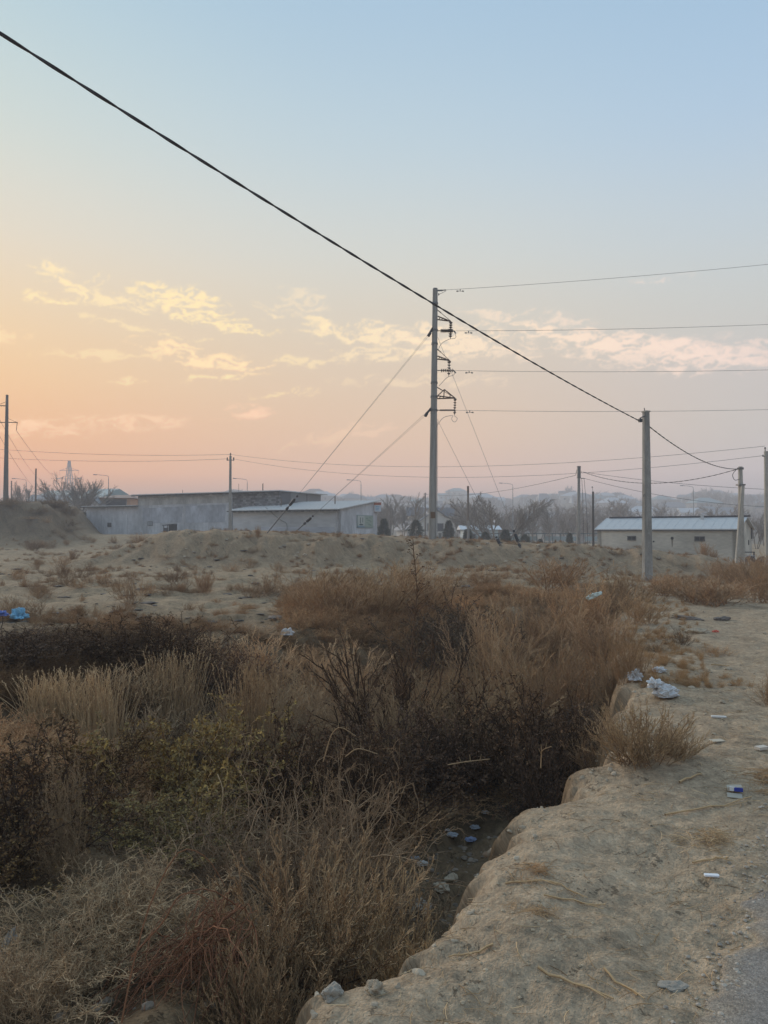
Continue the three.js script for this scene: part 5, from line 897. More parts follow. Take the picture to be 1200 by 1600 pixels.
// weeds along the path farther away and in the field
const edgeWeeds = [[1110, 17.5, 2.2, 0.62], [1085, 18.5, 1.6, 0.45], [1150, 19.5, 1.0, 0.4], [1190, 18, 1.2, 0.8], [1175, 24, 2.0, 1.0], [1145, 27, 1.8, 0.7], [1190, 30, 2.2, 1.0], [1060, 23, 1.8, 0.5], [1128, 33, 2.0, 0.8], [1100, 39, 0.9, 0.8], [1112, 41, 0.9, 0.6], [1130, 42, 0.8, 0.5]];
edgeWeeds.forEach(([px, D, w, h], i) => plant('feather', i % 3, px, D, w, h, 'brown feathery weed along the far part of the clay path', 'weeds along the far part of the path', [[1.0, 0.85, 0.72], [0.8, 0.72, 0.62], [1.1, 0.9, 0.72]][i % 3]));
{
  const r = rng(515), fixed = [[232, 46, 3.0, 0.75], [110, 22.5, 1.4, 0.5], [160, 24, 0.8, 0.6], [100, 27.5, 1.6, 0.5], [125, 27, 1.3, 0.5], [25, 26, 1.2, 0.6], [70, 19, 1.3, 0.4], [285, 21, 1.5, 0.55], [320, 20.5, 1.2, 0.5], [430, 19.5, 2.0, 0.6], [395, 19, 1.1, 0.6], [455, 15.5, 0.9, 0.55], [205, 16.5, 0.9, 0.8], [560, 21, 2.2, 0.7], [500, 22, 1.8, 0.6], [640, 24, 2.2, 0.7], [690, 21, 1.8, 0.7], [760, 24, 2.0, 0.7], [10, 14.5, 1.4, 0.5], [60, 15, 1.0, 0.4]];
  for (let k = 0; k < 46; k++) { const D = 15 + 38 * r() * r() + 4, px = 20 + r() * (D < 30 ? 720 : 520); fixed.push([px, D, 0.6 + 0.9 * r(), 0.2 + 0.4 * r()]); }
  for (let k = 0; k < 30; k++) fixed.push([20 + r() * 300, 54 + 14 * r(), 1.0 + 1.6 * r(), 0.35 + 0.5 * r()]);
  fixed.forEach(([px, D, w, h], i) => plant(i % 5 === 3 && D > 20 ? 'feather' : 'tuft', i % 3, px, D, w * 0.55, h, 'low dry weed scattered over the bare field', 'dry weeds scattered over the field', [[0.8, 0.7, 0.62], [0.65, 0.58, 0.55], [1.0, 0.82, 0.66]][i % 3]));
  for (let k = 0; k < 34; k++) plant('tuft', k % 3, 5 + r() * 105, 68 + 10 * r(), 1.4 + 1.4 * r(), 0.5 + 0.5 * r(), 'dark weed clinging to the earth heap below the tall pole', 'weeds on the earth heap', [0.55, 0.52, 0.5]);
  for (let k = 0; k < 26; k++) { const px = 300 + r() * 780; plant('tuft', k % 3, px, 33.5 + 7 * r(), 0.3 + 0.5 * r(), 0.15 + 0.25 * r(), 'small dry weed on the slope of the earth bank', 'weeds on the earth bank', [[0.8, 0.7, 0.6], [0.6, 0.55, 0.5]][k % 2]); }
}
// the tall lone stalk
{
  const b = onGround(645, 9.6), top = at(648, 842, 9.6)[1] - b[1], r = rng(61), tb = new TB(), tl = new TB(), col = [0.12, 0.075, 0.05], pts = [];
  for (let k = 0; k <= 12; k++) pts.push([0.03 * Math.sin(k * 0.9) + 0.03 * k / 12, top * k / 12, 0.02 * Math.cos(k)]);
  tb.twig(pts, 0.011, 0.004, col, 5);
  for (let k = 0; k < 60; k++) { const t = 0.12 + 0.86 * r(), p = [0.03 * Math.sin(t * 12 * 0.9) + 0.03 * t, top * t, 0.02], a = r() * 6.28, L = 0.34 * (1 - t) + 0.06, q = [p]; for (let j = 1; j < 4; j++) q.push([p[0] + Math.cos(a) * L * j / 3, p[1] + L * 0.75 * j / 3 + 0.02 * r(), p[2] + Math.sin(a) * L * j / 3]); tl.twig(q, 0.004, 0.002, col); for (let j = 0; j < 4; j++) tl.leaf(q[3], turned([0, 1, 0], 1, r), 0.025, 0.009, col, r); }
  const P = thing('weed_stalk', 'single tall thin dark stalk rising against the earth bank', 'stalk', b); part('stem', tb.geo(), plantMat, P); tag(part('side_twig', tl.geo(), plantMat, P), null, null, null, 'stuff');
}
// what nobody could count: low undergrowth, fallen twigs and straw, clods, pebbles
function scatter(name, label, geo, m, spots) {
  const im = new THREE.InstancedMesh(geo, m, spots.length), M = new THREE.Matrix4(), q = new THREE.Quaternion(), e = new THREE.Euler();
  spots.forEach(({ p, s, rot, c }, i) => { e.set(...rot); q.setFromEuler(e); M.compose(new THREE.Vector3(...p), q, new THREE.Vector3(...(Array.isArray(s) ? s : [s, s, s]))); im.setMatrixAt(i, M); if (c) im.setColorAt(i, new THREE.Color().setRGB(...c)); });
  im.name = numbered(name); im.castShadow = im.receiveShadow = true; scene.add(im); tag(im, label, name.replace(/_/g, ' '), null, 'stuff'); return im;
}
{
  const r = rng(7117), sets = [[], [], []];
  for (let k = 0; k < 3600; k++) {
    const D = 2.6 + 17 * Math.pow(r(), 1.3), xl = lipCurve(D), x = xl - 0.35 - r() * (5.5 + D * 0.5);
    const dr = xl - x, px = 600 + x / D * F; if (px < -80) continue;
    if (D < 7 && dr < 1.75 && D > 3.2) continue; if (D < 3.7 && px < 330) continue; if (D < 5.4 || (D < 8 && r() < 0.5)) continue; if (D > 11 && x < -0.12 * D) continue;
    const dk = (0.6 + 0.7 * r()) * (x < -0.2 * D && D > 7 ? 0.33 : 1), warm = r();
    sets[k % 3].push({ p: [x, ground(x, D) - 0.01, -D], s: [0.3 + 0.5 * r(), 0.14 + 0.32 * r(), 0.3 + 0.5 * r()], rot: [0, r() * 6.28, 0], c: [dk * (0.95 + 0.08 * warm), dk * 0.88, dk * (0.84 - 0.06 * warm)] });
  }
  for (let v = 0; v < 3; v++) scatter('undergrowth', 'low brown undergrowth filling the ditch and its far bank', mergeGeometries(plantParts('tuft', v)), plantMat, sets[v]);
  // low dry cover on the field beyond
  const cover = [[], []];
  for (let k = 0; k < 5200; k++) {
    const D = 12 + 52 * Math.pow(r(), 1.5), x = (r() * 1.15 - 0.62) * D; if (x > (D < 26 ? lipCurve(D) - 0.6 : 12 + (D - 26) * 0.3)) continue;
    const den = fbm(x * 0.16, D * 0.16, 3, n2b); if (den < (x < D * 0.02 ? 0.2 : -0.12) && r() < 0.96) continue;
    const w = r(), d = 0.5 + 0.4 * r(); cover[k % 2].push({ p: [x, ground(x, D) - 0.01, -D], s: [0.14 + 0.22 * r(), 0.09 + 0.18 * r(), 0.14 + 0.22 * r()], rot: [0, r() * 6.28, 0], c: [d * 1.02, d * mix(0.84, 0.96, w), d * mix(0.74, 0.9, w)] });
  }
  for (let k = 0; k < 420; k++) { const D = 8 + 27 * r() * r(), x = lipCurve(Math.min(D, 26)) + 0.1 + Math.abs(r() + r() - 1) * 1.3; cover[k % 2].push({ p: [x, ground(x, D) - 0.01, -D], s: [0.05 + 0.08 * r(), 0.05 + 0.09 * r(), 0.05 + 0.08 * r()], rot: [0, r() * 6.28, 0], c: [0.95, 0.88, 0.76] }); }
  for (let v = 0; v < 2; v++) scatter('ground_cover', 'sparse dry stubble on the field and path edge', mergeGeometries(plantParts('tuft', v)), plantMat, cover[v]);
  // straw bits on the path
  const bit = new TB(); bit.twig([[-0.5, 0, 0], [-0.15, 0.02, 0.05], [0.2, 0.015, 0.03], [0.5, 0, -0.06]], 0.017, 0.011, [1, 1, 1]);
  const bits = [];
  for (let k = 0; k < 7000; k++) { const D = 1.9 + 8 * Math.pow(r(), 1.7), x = lipCurve(D) - 0.02 + r() * (2.2 + D * 0.25); if (roadEdge(x, D) > 0.1 && r() < 0.93) continue; const cl = fbm(x * 1.3, D * 1.3, 3, n2b); if (cl < -0.05 && r() < 0.7) continue; const L = 0.015 + 0.1 * Math.pow(r(), 2.4), d = 0.7 + 0.6 * r(); bits.push({ p: [x, ground(x, D) + 0.004, -D], s: [L, L * 0.8 + 0.02, L * 0.8 + 0.02], rot: [(r() - 0.5) * 0.4, r() * 6.28, (r() - 0.5) * 0.35], c: shade(RED2, STRAW, r, 0.25).map((v) => v * d) }); }
  for (let k = 0; k < 1500; k++) { const D = 2.2 + 2.6 * r(), x = lipCurve(D) - 0.7 - 2.2 * r(), L = 0.02 + 0.14 * Math.pow(r(), 2), d = 0.35 + 0.5 * r(); bits.push({ p: [x, ground(x, D) + 0.006, -D], s: [L, L * 0.5 + 0.03, L * 0.5 + 0.03], rot: [(r() - 0.5) * 0.5, r() * 6.28, (r() - 0.5) * 0.5], c: shade(RED2, TAN, r, 0.25).map((v) => v * d) }); }
  scatter('straw_litter', 'bits of straw and twig trodden into the clay path', bit.geo(), plantMat, bits);
  const peb = new THREE.IcosahedronGeometry(1, 1); { const q = peb.attributes.position; for (let i = 0; i < q.count; i++) { const k = 1 + 0.5 * n3(q.getX(i) * 1.7, q.getY(i) * 1.7, q.getZ(i) * 1.7); q.setXYZ(i, q.getX(i) * k, q.getY(i) * k * 0.6, q.getZ(i) * k); } { const pf = peb.toNonIndexed ? peb : peb; pf.computeVertexNormals(); } }
  const pebM = new THREE.MeshStandardMaterial({ color: 0xffffff, roughness: 0.95 }), pebs = [], clods = [];
  for (let k = 0; k < 6500; k++) { const D = 1.9 + 12 * Math.pow(r(), 1.8), x = lipCurve(D) - 0.05 + r() * (2.6 + D * 0.3), s = 0.002 + 0.007 * Math.pow(r(), 4), d = 0.75 + 0.45 * r(); pebs.push({ p: [x, ground(x, D) + s * 0.2, -D], s, rot: [0, r() * 6.28, 0], c: [0.4 * d, 0.315 * d, 0.21 * d] }); }
  for (let k = 0; k < 240; k++) { const D = 6 + 20 * r(), x = lipCurve(D) + (r() + r() * 0.5) * (0.3 + D * 0.14), s = 0.008 + 0.028 * Math.pow(r(), 3), d = 0.6 + 0.6 * r(); pebs.push({ p: [x, ground(x, D) + s * 0.2, -D], s, rot: [0, r() * 6.28, 0], c: [0.42 * d, 0.33 * d, 0.23 * d] }); }
  for (let k = 0; k < 700; k++) { const D = 3 + 3.5 * r(), x = lipCurve(D) - 0.45 - r() * 1.2, s = 0.006 + 0.02 * Math.pow(r(), 3), d = 0.5 + 0.5 * r(); clods.push({ p: [x, ground(x, D) + s * 0.2, -D], s, rot: [0, r() * 6.28, 0], c: [0.27 * d, 0.21 * d, 0.155 * d] }); }
  for (let k = 0; k < 2600; k++) { const D = 13 + 45 * Math.pow(r(), 1.3), x = (r() * 1.1 - 0.62) * D; if (x > lipCurve(Math.min(D, 26)) || fbm(x * 0.3, D * 0.3, 2) < 0.14) continue; const s = 0.025 + 0.11 * Math.pow(r(), 3), d = 0.25 + 0.5 * r(); clods.push({ p: [x, ground(x, D) + s * 0.15, -D], s: [s * (1 + r()), s * 0.45, s], rot: [0, r() * 6.28, 0], c: [0.2 * d, 0.16 * d, 0.13 * d] }); }
  for (let k = 0; k < 160; k++) { const x = -10 + 27 * r(), D = 33 + 6 * r(), s = 0.03 + 0.1 * Math.pow(r(), 3), d = 0.5 + 0.7 * r(); clods.push({ p: [x, ground(x, D) + s * 0.1, -D], s, rot: [0, r() * 6.28, 0], c: [0.4 * d, 0.31 * d, 0.22 * d] }); }
  for (let k = 0; k < 700; k++) { const D = 2 + 5 * r() * r() + 0.3 * r(), x = 0.62 * D - 0.5 + (r() + r() - 1) * 0.22, s = 0.0025 + 0.008 * Math.pow(r(), 3), d = 0.6 + 0.5 * r(); pebs.push({ p: [x, ground(x, D) + 0.005, -D], s, rot: [0, r() * 6.28, 0], c: [0.46 * d, 0.39 * d, 0.31 * d] }); }
  for (let k = 0; k < 420; k++) { const D = 2.4 + 4.5 * r(), x = lipCurve(D) - 0.22 - 0.4 * r(), s = 0.006 + 0.026 * Math.pow(r(), 2.5), d = 0.55 + 0.4 * r(); clods.push({ p: [x, ground(x, D) + s * 0.2, -D], s: [s * (1 + 0.6 * r()), s, s], rot: [r() * 2, r() * 6.28, r()], c: [0.4 * d, 0.31 * d, 0.22 * d] }); }
  for (let k = 0; k < 420; k++) { const D = 2.2 + 6 * r(), x = lipCurve(D) - 0.55 + 0.75 * r(), s = 0.004 + 0.017 * Math.pow(r(), 3), d = 0.75 + 0.4 * r(); clods.push({ p: [x, ground(x, D), -D], s: [s * (1 + 0.6 * r()), s, s], rot: [r() * 2, r() * 6.28, r()], c: [0.46 * d, 0.37 * d, 0.265 * d] }); }
  scatter('pebbles', 'small pebbles and crumbs of clay on the path', peb, pebM, pebs);
  scatter('clods', 'dark clods and droppings strewn over the field and ditch', peb, pebM, clods);
}
// ---------------------------------------------------------------- trees
const barkMat = new THREE.MeshStandardMaterial({ color: 0xffffff, vertexColors: true, roughness: 1 });
function tree(seed, o) {
  const r = rng(seed), tbs = [new TB(), new TB()];
  for (let k = 0; k < o.trunks; k++) { const a = k / o.trunks * 6.28 + r(), lean = o.lean * (0.4 + 0.6 * r()), d = [Math.cos(a) * Math.sin(lean), Math.cos(lean), Math.sin(a) * Math.sin(lean)]; grow(tbs, o.lv, 0, [d[0] * 0.1, -0.05, d[2] * 0.1], d, o.len * (0.85 + 0.25 * r()), o.rad, r); }
  return tbs.map((t) => t.geo());
}
const BARK = [0.22, 0.185, 0.155], BARK2 = [0.34, 0.29, 0.25], levels = (w, ang, n0, n1, n2, up) => [
  { segs: 6, wob: 0.18, up, c0: BARK, c1: BARK2, n: n0, t0: 0.25, ang, ratio: 0.55, rr: 0.5, sides: 6, taper: 0.35, tb: 0 },
  { segs: 5, wob: w, up: 0.08, c0: BARK, c1: BARK2, n: n1, t0: 0.2, ang: 0.55, ratio: 0.5, rr: 0.5, sides: 4, tb: 1 },
  { segs: 4, wob: w, up: 0.08, c0: BARK, c1: BARK2, n: n2, t0: 0.15, ang: 0.6, ratio: 0.5, rr: 0.6, tb: 1 },
  { segs: 2, wob: w, up: 0.05, c0: BARK, c1: BARK2, tb: 1 }];
const TREES = {
  broad: [tree(1, { trunks: 12, lean: 0.95, len: 0.85, rad: 0.0105, lv: levels(0.32, 0.42, 12, 10, 6, 0.07) }), tree(2, { trunks: 6, lean: 0.9, len: 0.8, rad: 0.013, lv: levels(0.38, 0.55, 11, 10, 7, 0.05) })],
  slim: [tree(3, { trunks: 1, lean: 0.05, len: 1, rad: 0.012, lv: levels(0.3, 0.55, 18, 8, 5, 0.03) }), tree(4, { trunks: 1, lean: 0.08, len: 1, rad: 0.013, lv: levels(0.35, 0.6, 17, 8, 5, 0.03) })],
  full: [tree(5, { trunks: 3, lean: 0.35, len: 0.8, rad: 0.015, lv: levels(0.4, 0.6, 16, 10, 7, 0.02) }), tree(6, { trunks: 2, lean: 0.25, len: 0.8, rad: 0.017, lv: levels(0.4, 0.65, 18, 10, 7, 0.02) })],
};
function putTree(kind, v, px, D, pyTop, wScale, label, group, tint) {
  const b = onGround(px, D), H = at(px, pyTop, D)[1] - b[1], P = thing('bare_tree', label, 'tree', b, v * 2.1 + px, group), [t, c] = TREES[kind][v % 2];
  const bb = new THREE.Box3().setFromBufferAttribute(c.attributes.position), k = H / bb.max.y; P.scale.set(k * wScale, k, k * wScale);
  let m = barkMat; if (tint) { m = barkMat.clone(); m.color.setRGB(...tint); }
  part('trunk', t, m, P); tag(part('crown', c, m, P), null, null, null, 'stuff'); return P;
}
putTree('broad', 0, 122, 104, 736, 1.25, 'broad bare tree with many upright limbs behind the low grey wing');
putTree('broad', 1, 774, 88, 766, 1.35, 'bare many-stemmed tree spreading behind the leaning anchor rods');
putTree('full', 0, 612, 126, 770, 0.9, 'misty bare tree behind the end of the low building, tallest there');
putTree('full', 1, 630, 132, 782, 1.0, 'misty bare tree just beside the tallest one behind the low building');
putTree('full', 1, 596, 138, 786, 1.0, 'misty bare tree half hidden by the orange sign box');
putTree('slim', 0, 648, 96, 768, 1.4, 'thin tree with a few clinging leaves above the dark-roofed house');
putTree('full', 0, 718, 118, 796, 1.1, 'low misty tree between the slim posts');
putTree('slim', 1, 833, 86, 776, 1.0, 'slim young bare tree, the tallest one inside the fence');
putTree('slim', 0, 858, 87, 789, 1.2, 'slim young bare tree just beside the tallest one inside the fence');
putTree('slim', 1, 880, 88, 808, 1.2, 'little young bare tree near the square-headed pole');
putTree('slim', 0, 815, 88, 785, 1.1, 'slim young bare tree next to the many-stemmed one');
putTree('slim', 1, 918, 92, 812, 1.2, 'little young bare tree behind the thin dark wooden post');
for (const [px, D, top] of [[30, 112, 750], [45, 116, 756], [22, 120, 762], [36, 122, 758]]) putTree('slim', px % 2, px, D, top, 1.1, 'faint bare tree beyond the earth heap near the tall slim pole', 'faint bare trees beyond the earth heap');
for (const [px, D, top] of [[1182, 78, 806], [1194, 84, 800]]) putTree('full', px % 2, px, D, top, 1.0, 'bare tree behind the gable of the clay yard building', 'bare trees behind the yard building');
{ // the hazy belt of bare trees between the fence and the village
  const r = rng(246); let k = 0;
  for (let i = 0; i < 40; i++) { const px = 585 + 620 * ((i * 0.618034) % 1), D = 125 + 75 * r(); if (px > 925 && D < 150) continue; putTree('full', k++ % 2, px, D, 776 + 26 * r(), 1.1 + 0.5 * r(), 'faint bare tree in the hazy belt below the village hillside', 'bare trees of the hazy belt', [1.15, 1.1, 1.08]); }
}
// conifers and clipped evergreens
const coneMat = new THREE.MeshStandardMaterial({ color: 0xffffff, vertexColors: true, roughness: 1, side: THREE.DoubleSide });
function conifer(seed, shape) {
  const r = rng(seed), tb = new TB(), tr = new TB(); tr.twig([[0, -0.05, 0], [0, 0.5, 0], [0, 0.95, 0]], 0.03, 0.01, BARK, 6);
  for (let k = 0; k < 3200; k++) { const y = 0.03 + 0.97 * r(), R = shape(y) * (0.9 + 0.25 * n3(r() * 0 + Math.floor(k % 9), y * 6, seed)), a = r() * 6.28, q = Math.sqrt(0.25 + 0.75 * r()), n = 1 + 0.55 * n3(Math.cos(a) * 1.6, y * 4, Math.sin(a) * 1.6 + seed), x = Math.cos(a) * R * q * n, z = Math.sin(a) * R * q * n, d = norm([Math.cos(a), 0.35 + 0.5 * r(), Math.sin(a)]); tb.leaf([x, y, z], turned(d, 0.5 * r(), r), 0.09 + 0.08 * r(), 0.014, shade([0.11, 0.115, 0.095], [0.19, 0.19, 0.15], r, 0.3), r); }
  return [tr.geo(), tb.geo()];
}
const CONES = [conifer(21, (y) => 0.42 * Math.pow(1 - y, 0.75) + 0.02), conifer(22, (y) => 0.4 * Math.pow(Math.max(0, Math.sin(Math.PI * (0.1 + y * 0.87))), 0.8)), conifer(23, (y) => 0.24 * Math.pow(Math.max(0, Math.sin(Math.PI * (0.12 + y * 0.86))), 0.75))];
const putCone = (v, px, pyTop, pyBase, D, wpx, label, name = 'evergreen_shrub', group) => { const b = onGround(px, D), top = at(px, pyTop, D)[1], base = Math.min(b[1], at(px, pyBase, D)[1]); const P = thing(name, label, name === 'conifer' ? 'tree' : 'shrub', [b[0], base, b[2]], px, group), H = top - base, W = wpx / F * D / [0.84, 0.8, 0.48][v]; P.scale.set(W, H, W); part('trunk', CONES[v][0], coneMat, P); tag(part('crown', CONES[v][1], coneMat, P), null, null, null, 'stuff'); };
putCone(0, 600, 812, 841, 76, 23, 'dark cone-shaped conifer at the end of the low grey building', 'conifer');
putCone(1, 650, 814, 842, 80, 20, 'ragged dark conifer before the little pale house', 'conifer');
putCone(0, 701, 815, 843, 82, 22, 'feathery dark conifer on the far side of the tall pole', 'conifer');
putCone(2, 731, 828, 849, 74, 13, 'oval dark evergreen behind the slim whitewashed post');
putCone(1, 758, 832, 849, 74, 14, 'round grey-green evergreen between the whitewashed post and the dark anchor rod');
putCone(2, 790, 829, 850, 73, 14, 'oval evergreen between the two leaning anchor rods');
putCone(1, 820, 836, 851, 73, 16, 'round evergreen beside the longer anchor rod');
putCone(2, 844, 843, 852, 75, 8, 'smallest evergreen in front of the fence');
putCone(2, 890, 834, 852, 76, 9, 'narrow dark evergreen beside the square-headed pole');
for (const [px, top] of [[107, 792], [113, 796], [119, 793], [125, 797], [131, 801]]) putCone(2, px, top, 815, 99, 8, 'narrow dark evergreen in the short row by the low grey wing', 'conifer', 'evergreens in the row by the low wing');
{ // heap of brushwood by the pole
  const b = onGround(915, 58), r = rng(88), tb = new TB(); for (let k = 0; k < 700; k++) { const a = r() * 6.28, q = Math.sqrt(r()), x = Math.cos(a) * q, z = Math.sin(a) * q, y = 0.95 * (1 - q) * r(), d = norm([-x + (r() - 0.5) * 2, 0.5 * r(), -z + (r() - 0.5) * 2]); tb.twig([[x, y, z], [x + d[0] * 0.25, y + d[1] * 0.25, z + d[2] * 0.25], [x + d[0] * 0.45, y + d[1] * 0.3, z + d[2] * 0.45]], 0.02, 0.01, shade([0.13, 0.1, 0.07], [0.26, 0.2, 0.14], r)); }
  const core = new THREE.ConeGeometry(0.86, 0.85, 14, 4).translate(0, 0.4, 0); { const q = core.attributes.position; for (let i = 0; i < q.count; i++) { const k = 1 + 0.2 * n3(q.getX(i) * 2, q.getY(i) * 2, q.getZ(i) * 2); q.setXYZ(i, q.getX(i) * k, q.getY(i) * k, q.getZ(i) * k); } core.computeVertexNormals(); }
  const P = thing('brush_heap', 'cone-shaped heap of brown brushwood between the pole and the dark post', 'brush heap', b); part('heap_core', core, mat(0.12, 0.095, 0.07), P); tag(part('brushwood', tb.geo(), plantMat, P), null, null, null, 'stuff'); P.scale.set(0.72, 1.0, 0.72);
}
// woods on the far hillside
{
  const r = rng(3131), spots = [];
  const t = tree(9, { trunks: 2, lean: 0.3, len: 0.8, rad: 0.03, lv: [{ segs: 4, wob: 0.2, up: 0.03, c0: BARK, c1: BARK2, n: 9, t0: 0.2, ang: 0.7, ratio: 0.55, rr: 0.6, sides: 3, tb: 0 }, { segs: 3, wob: 0.4, up: 0.05, c0: BARK, c1: BARK2, n: 8, t0: 0.1, ang: 0.7, ratio: 0.5, rr: 0.7, tb: 0 }, { segs: 2, wob: 0.4, c0: BARK, c1: BARK2, tb: 0 }] });
  for (let k = 0; k < 1500; k++) { const a = (-34 + 68 * r()) * Math.PI / 180, R = 150 + 470 * Math.sqrt(r()), x = Math.sin(a) * R, D = Math.cos(a) * R; if (fbm(x * 0.012, D * 0.012, 2) < -0.05) continue; const s = 5 + 5 * r(), d = 0.7 + 0.5 * r(); spots.push({ p: [x, ground(x, D) - 0.2, -D], s: [s * 1.1, s, s * 1.1], rot: [0, r() * 6.28, 0], c: [d, d * 0.97, d] }); }
  scatter('far_woods', 'bare trees massed on the hazy valley and hillside', t[0], barkMat, spots);
}
// ---------------------------------------------------------------- litter, stones and sticks
function crumple(seed, sx, sy, sz, detail = 4, amp = 0.42) {
  const g = new THREE.IcosahedronGeometry(1, detail * 4), q = g.attributes.position;
  for (let i = 0; i < q.count; i++) { const x = q.getX(i), y = q.getY(i), z = q.getZ(i); let k = 1 + amp * n3(x * 1.3 + seed, y * 1.3, z * 1.3) + amp * 0.5 * (0.5 - Math.abs(n3(x * 2.9, y * 2.9 + seed, z * 2.9))) + amp * 0.35 * (0.5 - Math.abs(n3(x * 6.5, y * 6.5, z * 6.5 + seed))); q.setXYZ(i, x * k * sx, Math.max(-0.35, y * k) * sy, z * k * sz); }
  g.computeVertexNormals(); return g;
}
function pebbleShape(seed, sx, sy, sz) {
  const g = new THREE.IcosahedronGeometry(1, 8), q = g.attributes.position;
  for (let i = 0; i < q.count; i++) { const x = q.getX(i), y = q.getY(i), z = q.getZ(i), k = 1 + 0.3 * n3(x * 0.9 + seed, y * 0.9, z * 0.9) + 0.2 * (0.5 - Math.abs(n3(x * 1.9, y * 1.9 + seed, z * 1.9))) + 0.03 * n3(x * 6, y * 6, z * 6 + seed); q.setXYZ(i, x * k * sx, y * k * sy, z * k * sz); }
  g.computeVertexNormals(); return g;
}
const plasticWhite = new THREE.MeshPhysicalMaterial({ color: rgb(0.66, 0.655, 0.65), roughness: 0.5, transmission: 0.15, thickness: 0, side: THREE.DoubleSide }), plasticBlue = mat(0.2, 0.45, 0.62, 0.45), plasticNavy = mat(0.1, 0.16, 0.42, 0.45), plasticPale = mat(0.4, 0.42, 0.45, 0.45), paperM = mat(0.66, 0.64, 0.6, 0.85), cardM = mat(0.42, 0.38, 0.31, 0.9), stoneM = mat(0.4, 0.315, 0.22, 0.95, { bumpMap: fineBump, bumpScale: 0.003 }), greyStone = mat(0.36, 0.315, 0.255, 0.9, { bumpMap: fineBump, bumpScale: 0.003 });
const spot = (px, py) => toGround(px, py);
const lay = (name, geo, m, label, cat, px, py, lift = 0, turn = 0, group) => { const p = spot(px, py); return single(name, geo, m, label, cat, [p[0], p[1] + lift, p[2]], turn, group); };
{ // the large white bag: body and knotted neck
  const p = spot(1040, 1092), P = thing('plastic_bag', 'largest white plastic bag, crumpled with a knotted neck, on the bank', 'plastic bag', [p[0], p[1] + 0.05, p[2]], 0.2);
  part('bag_body', crumple(3, 0.115, 0.075, 0.09, 4, 0.32), plasticWhite, P); part('bag_neck', crumple(5, 0.06, 0.055, 0.06, 3, 0.6).translate(-0.1, 0.075, -0.02), plasticWhite, P);
}
lay('plastic_bag', crumple(8, 0.055, 0.07, 0.05, 3, 0.6), plasticWhite, 'white crumpled bag upright just behind the rounded tan shrub', 'plastic bag', 993, 1066, 0.04);
lay('plastic_bag', crumple(9, 0.06, 0.035, 0.04, 3, 0.6), plasticWhite, 'small white scrap of bag behind the largest one', 'plastic bag', 1030, 1052, 0.02);
lay('plastic_bag', crumple(12, 0.11, 0.1, 0.08, 4, 0.75), plasticBlue, 'bright blue bag caught on the dark shrubs at the field edge', 'plastic bag', 30, 972, 0.1);
lay('plastic_bag', crumple(14, 0.1, 0.05, 0.07, 3, 0.6), plasticNavy, 'dark blue bag by the picture edge beside the bright blue one', 'plastic bag', 3, 970, 0.1);
lay('plastic_bag', crumple(15, 0.09, 0.07, 0.06, 3, 0.45), plasticWhite, 'white scrap lying in the field beside the pale cushion weed', 'plastic bag', 449, 1000, 0.08);
{ const p = at(928, 932, 15.2); const m = single('plastic_bag', crumple(18, 0.13, 0.06, 0.05, 3, 0.6), mat(0.6, 0.66, 0.6, 0.5), 'pale greenish rag of plastic snagged high in the rust weeds', 'plastic bag', p); m.rotation.z = 0.4; }
lay('plastic_bag', crumple(21, 0.08, 0.1, 0.06, 4, 0.7), mat(0.26, 0.3, 0.38, 0.4), 'torn bluish bag at the foot of the black shrubs in the ditch', 'plastic bag', 733, 1240, 0.06);
for (const [px, py, s, m, label] of [[758, 1276, 0.045, plasticWhite, 'white crumpled scrap on the ditch floor, nearest the clay bank'], [742, 1297, 0.05, plasticPale, 'pale blue crumpled scrap on the ditch floor below the white one'], [735, 1318, 0.055, mat(0.2, 0.24, 0.36, 0.5), 'dull violet-blue scrap lowest beside the clay bank in the ditch'], [706, 1312, 0.06, plasticPale, 'flattened pale scrap in the middle of the ditch floor'], [699, 1300, 0.03, plasticWhite, 'tiny white scrap touching the flattened one on the ditch floor'], [649, 1344, 0.04, plasticPale, 'pale scrap at the edge of the tan twiggy shrub'], [660, 1358, 0.05, mat(0.55, 0.5, 0.45, 0.6), 'whitish torn wrapper just below the pale scrap by the tan shrub']]) lay('litter_scrap', crumple(px % 17 + 2, s * 0.75, s * 0.34, s * 0.5, 3, 0.36), m, label, 'litter', px, py, s * 0.4);
{ // crushed packet, foil, paper
  const p = spot(1148, 1238), P = thing('crushed_packet', 'crushed card packet with a dark blue band, torn open on the path', 'packet', [p[0], p[1] + 0.012, p[2]], -0.35);
  const body = part('packet_body', box(0.085, 0.022, 0.055, 0, 0.012, 0), cardM, P); body.rotation.z = 0.12; part('blue_band', box(0.05, 0.0225, 0.012, 0.019, 0.0125, 0.0295), mat(0.02, 0.04, 0.3, 0.5), P); const fl = part('torn_flap', box(0.085, 0.003, 0.05, -0.005, 0.0, 0.065), cardM, P); fl.rotation.x = 0.25; part('white_edge', box(0.03, 0.0235, 0.011, -0.016, 0.013, 0.0285), paperM, P);
}
{ const p = spot(1112, 1374), s = new THREE.Shape(); s.moveTo(-0.03, -0.008); s.lineTo(0.028, -0.011); s.quadraticCurveTo(0.036, 0, 0.03, 0.01); s.lineTo(-0.028, 0.011); s.quadraticCurveTo(-0.036, 0.002, -0.03, -0.008); const g = new THREE.ExtrudeGeometry(s, { depth: 0.005, bevelEnabled: true, bevelSize: 0.002, bevelThickness: 0.002, bevelSegments: 2 }); g.rotateX(-Math.PI / 2); single('wrapper', g, mat(0.75, 0.76, 0.78, 0.35), 'small flat white wrapper near the asphalt edge, brightest on the path', 'wrapper', [p[0], p[1] + 0.008, p[2]], -0.1); }
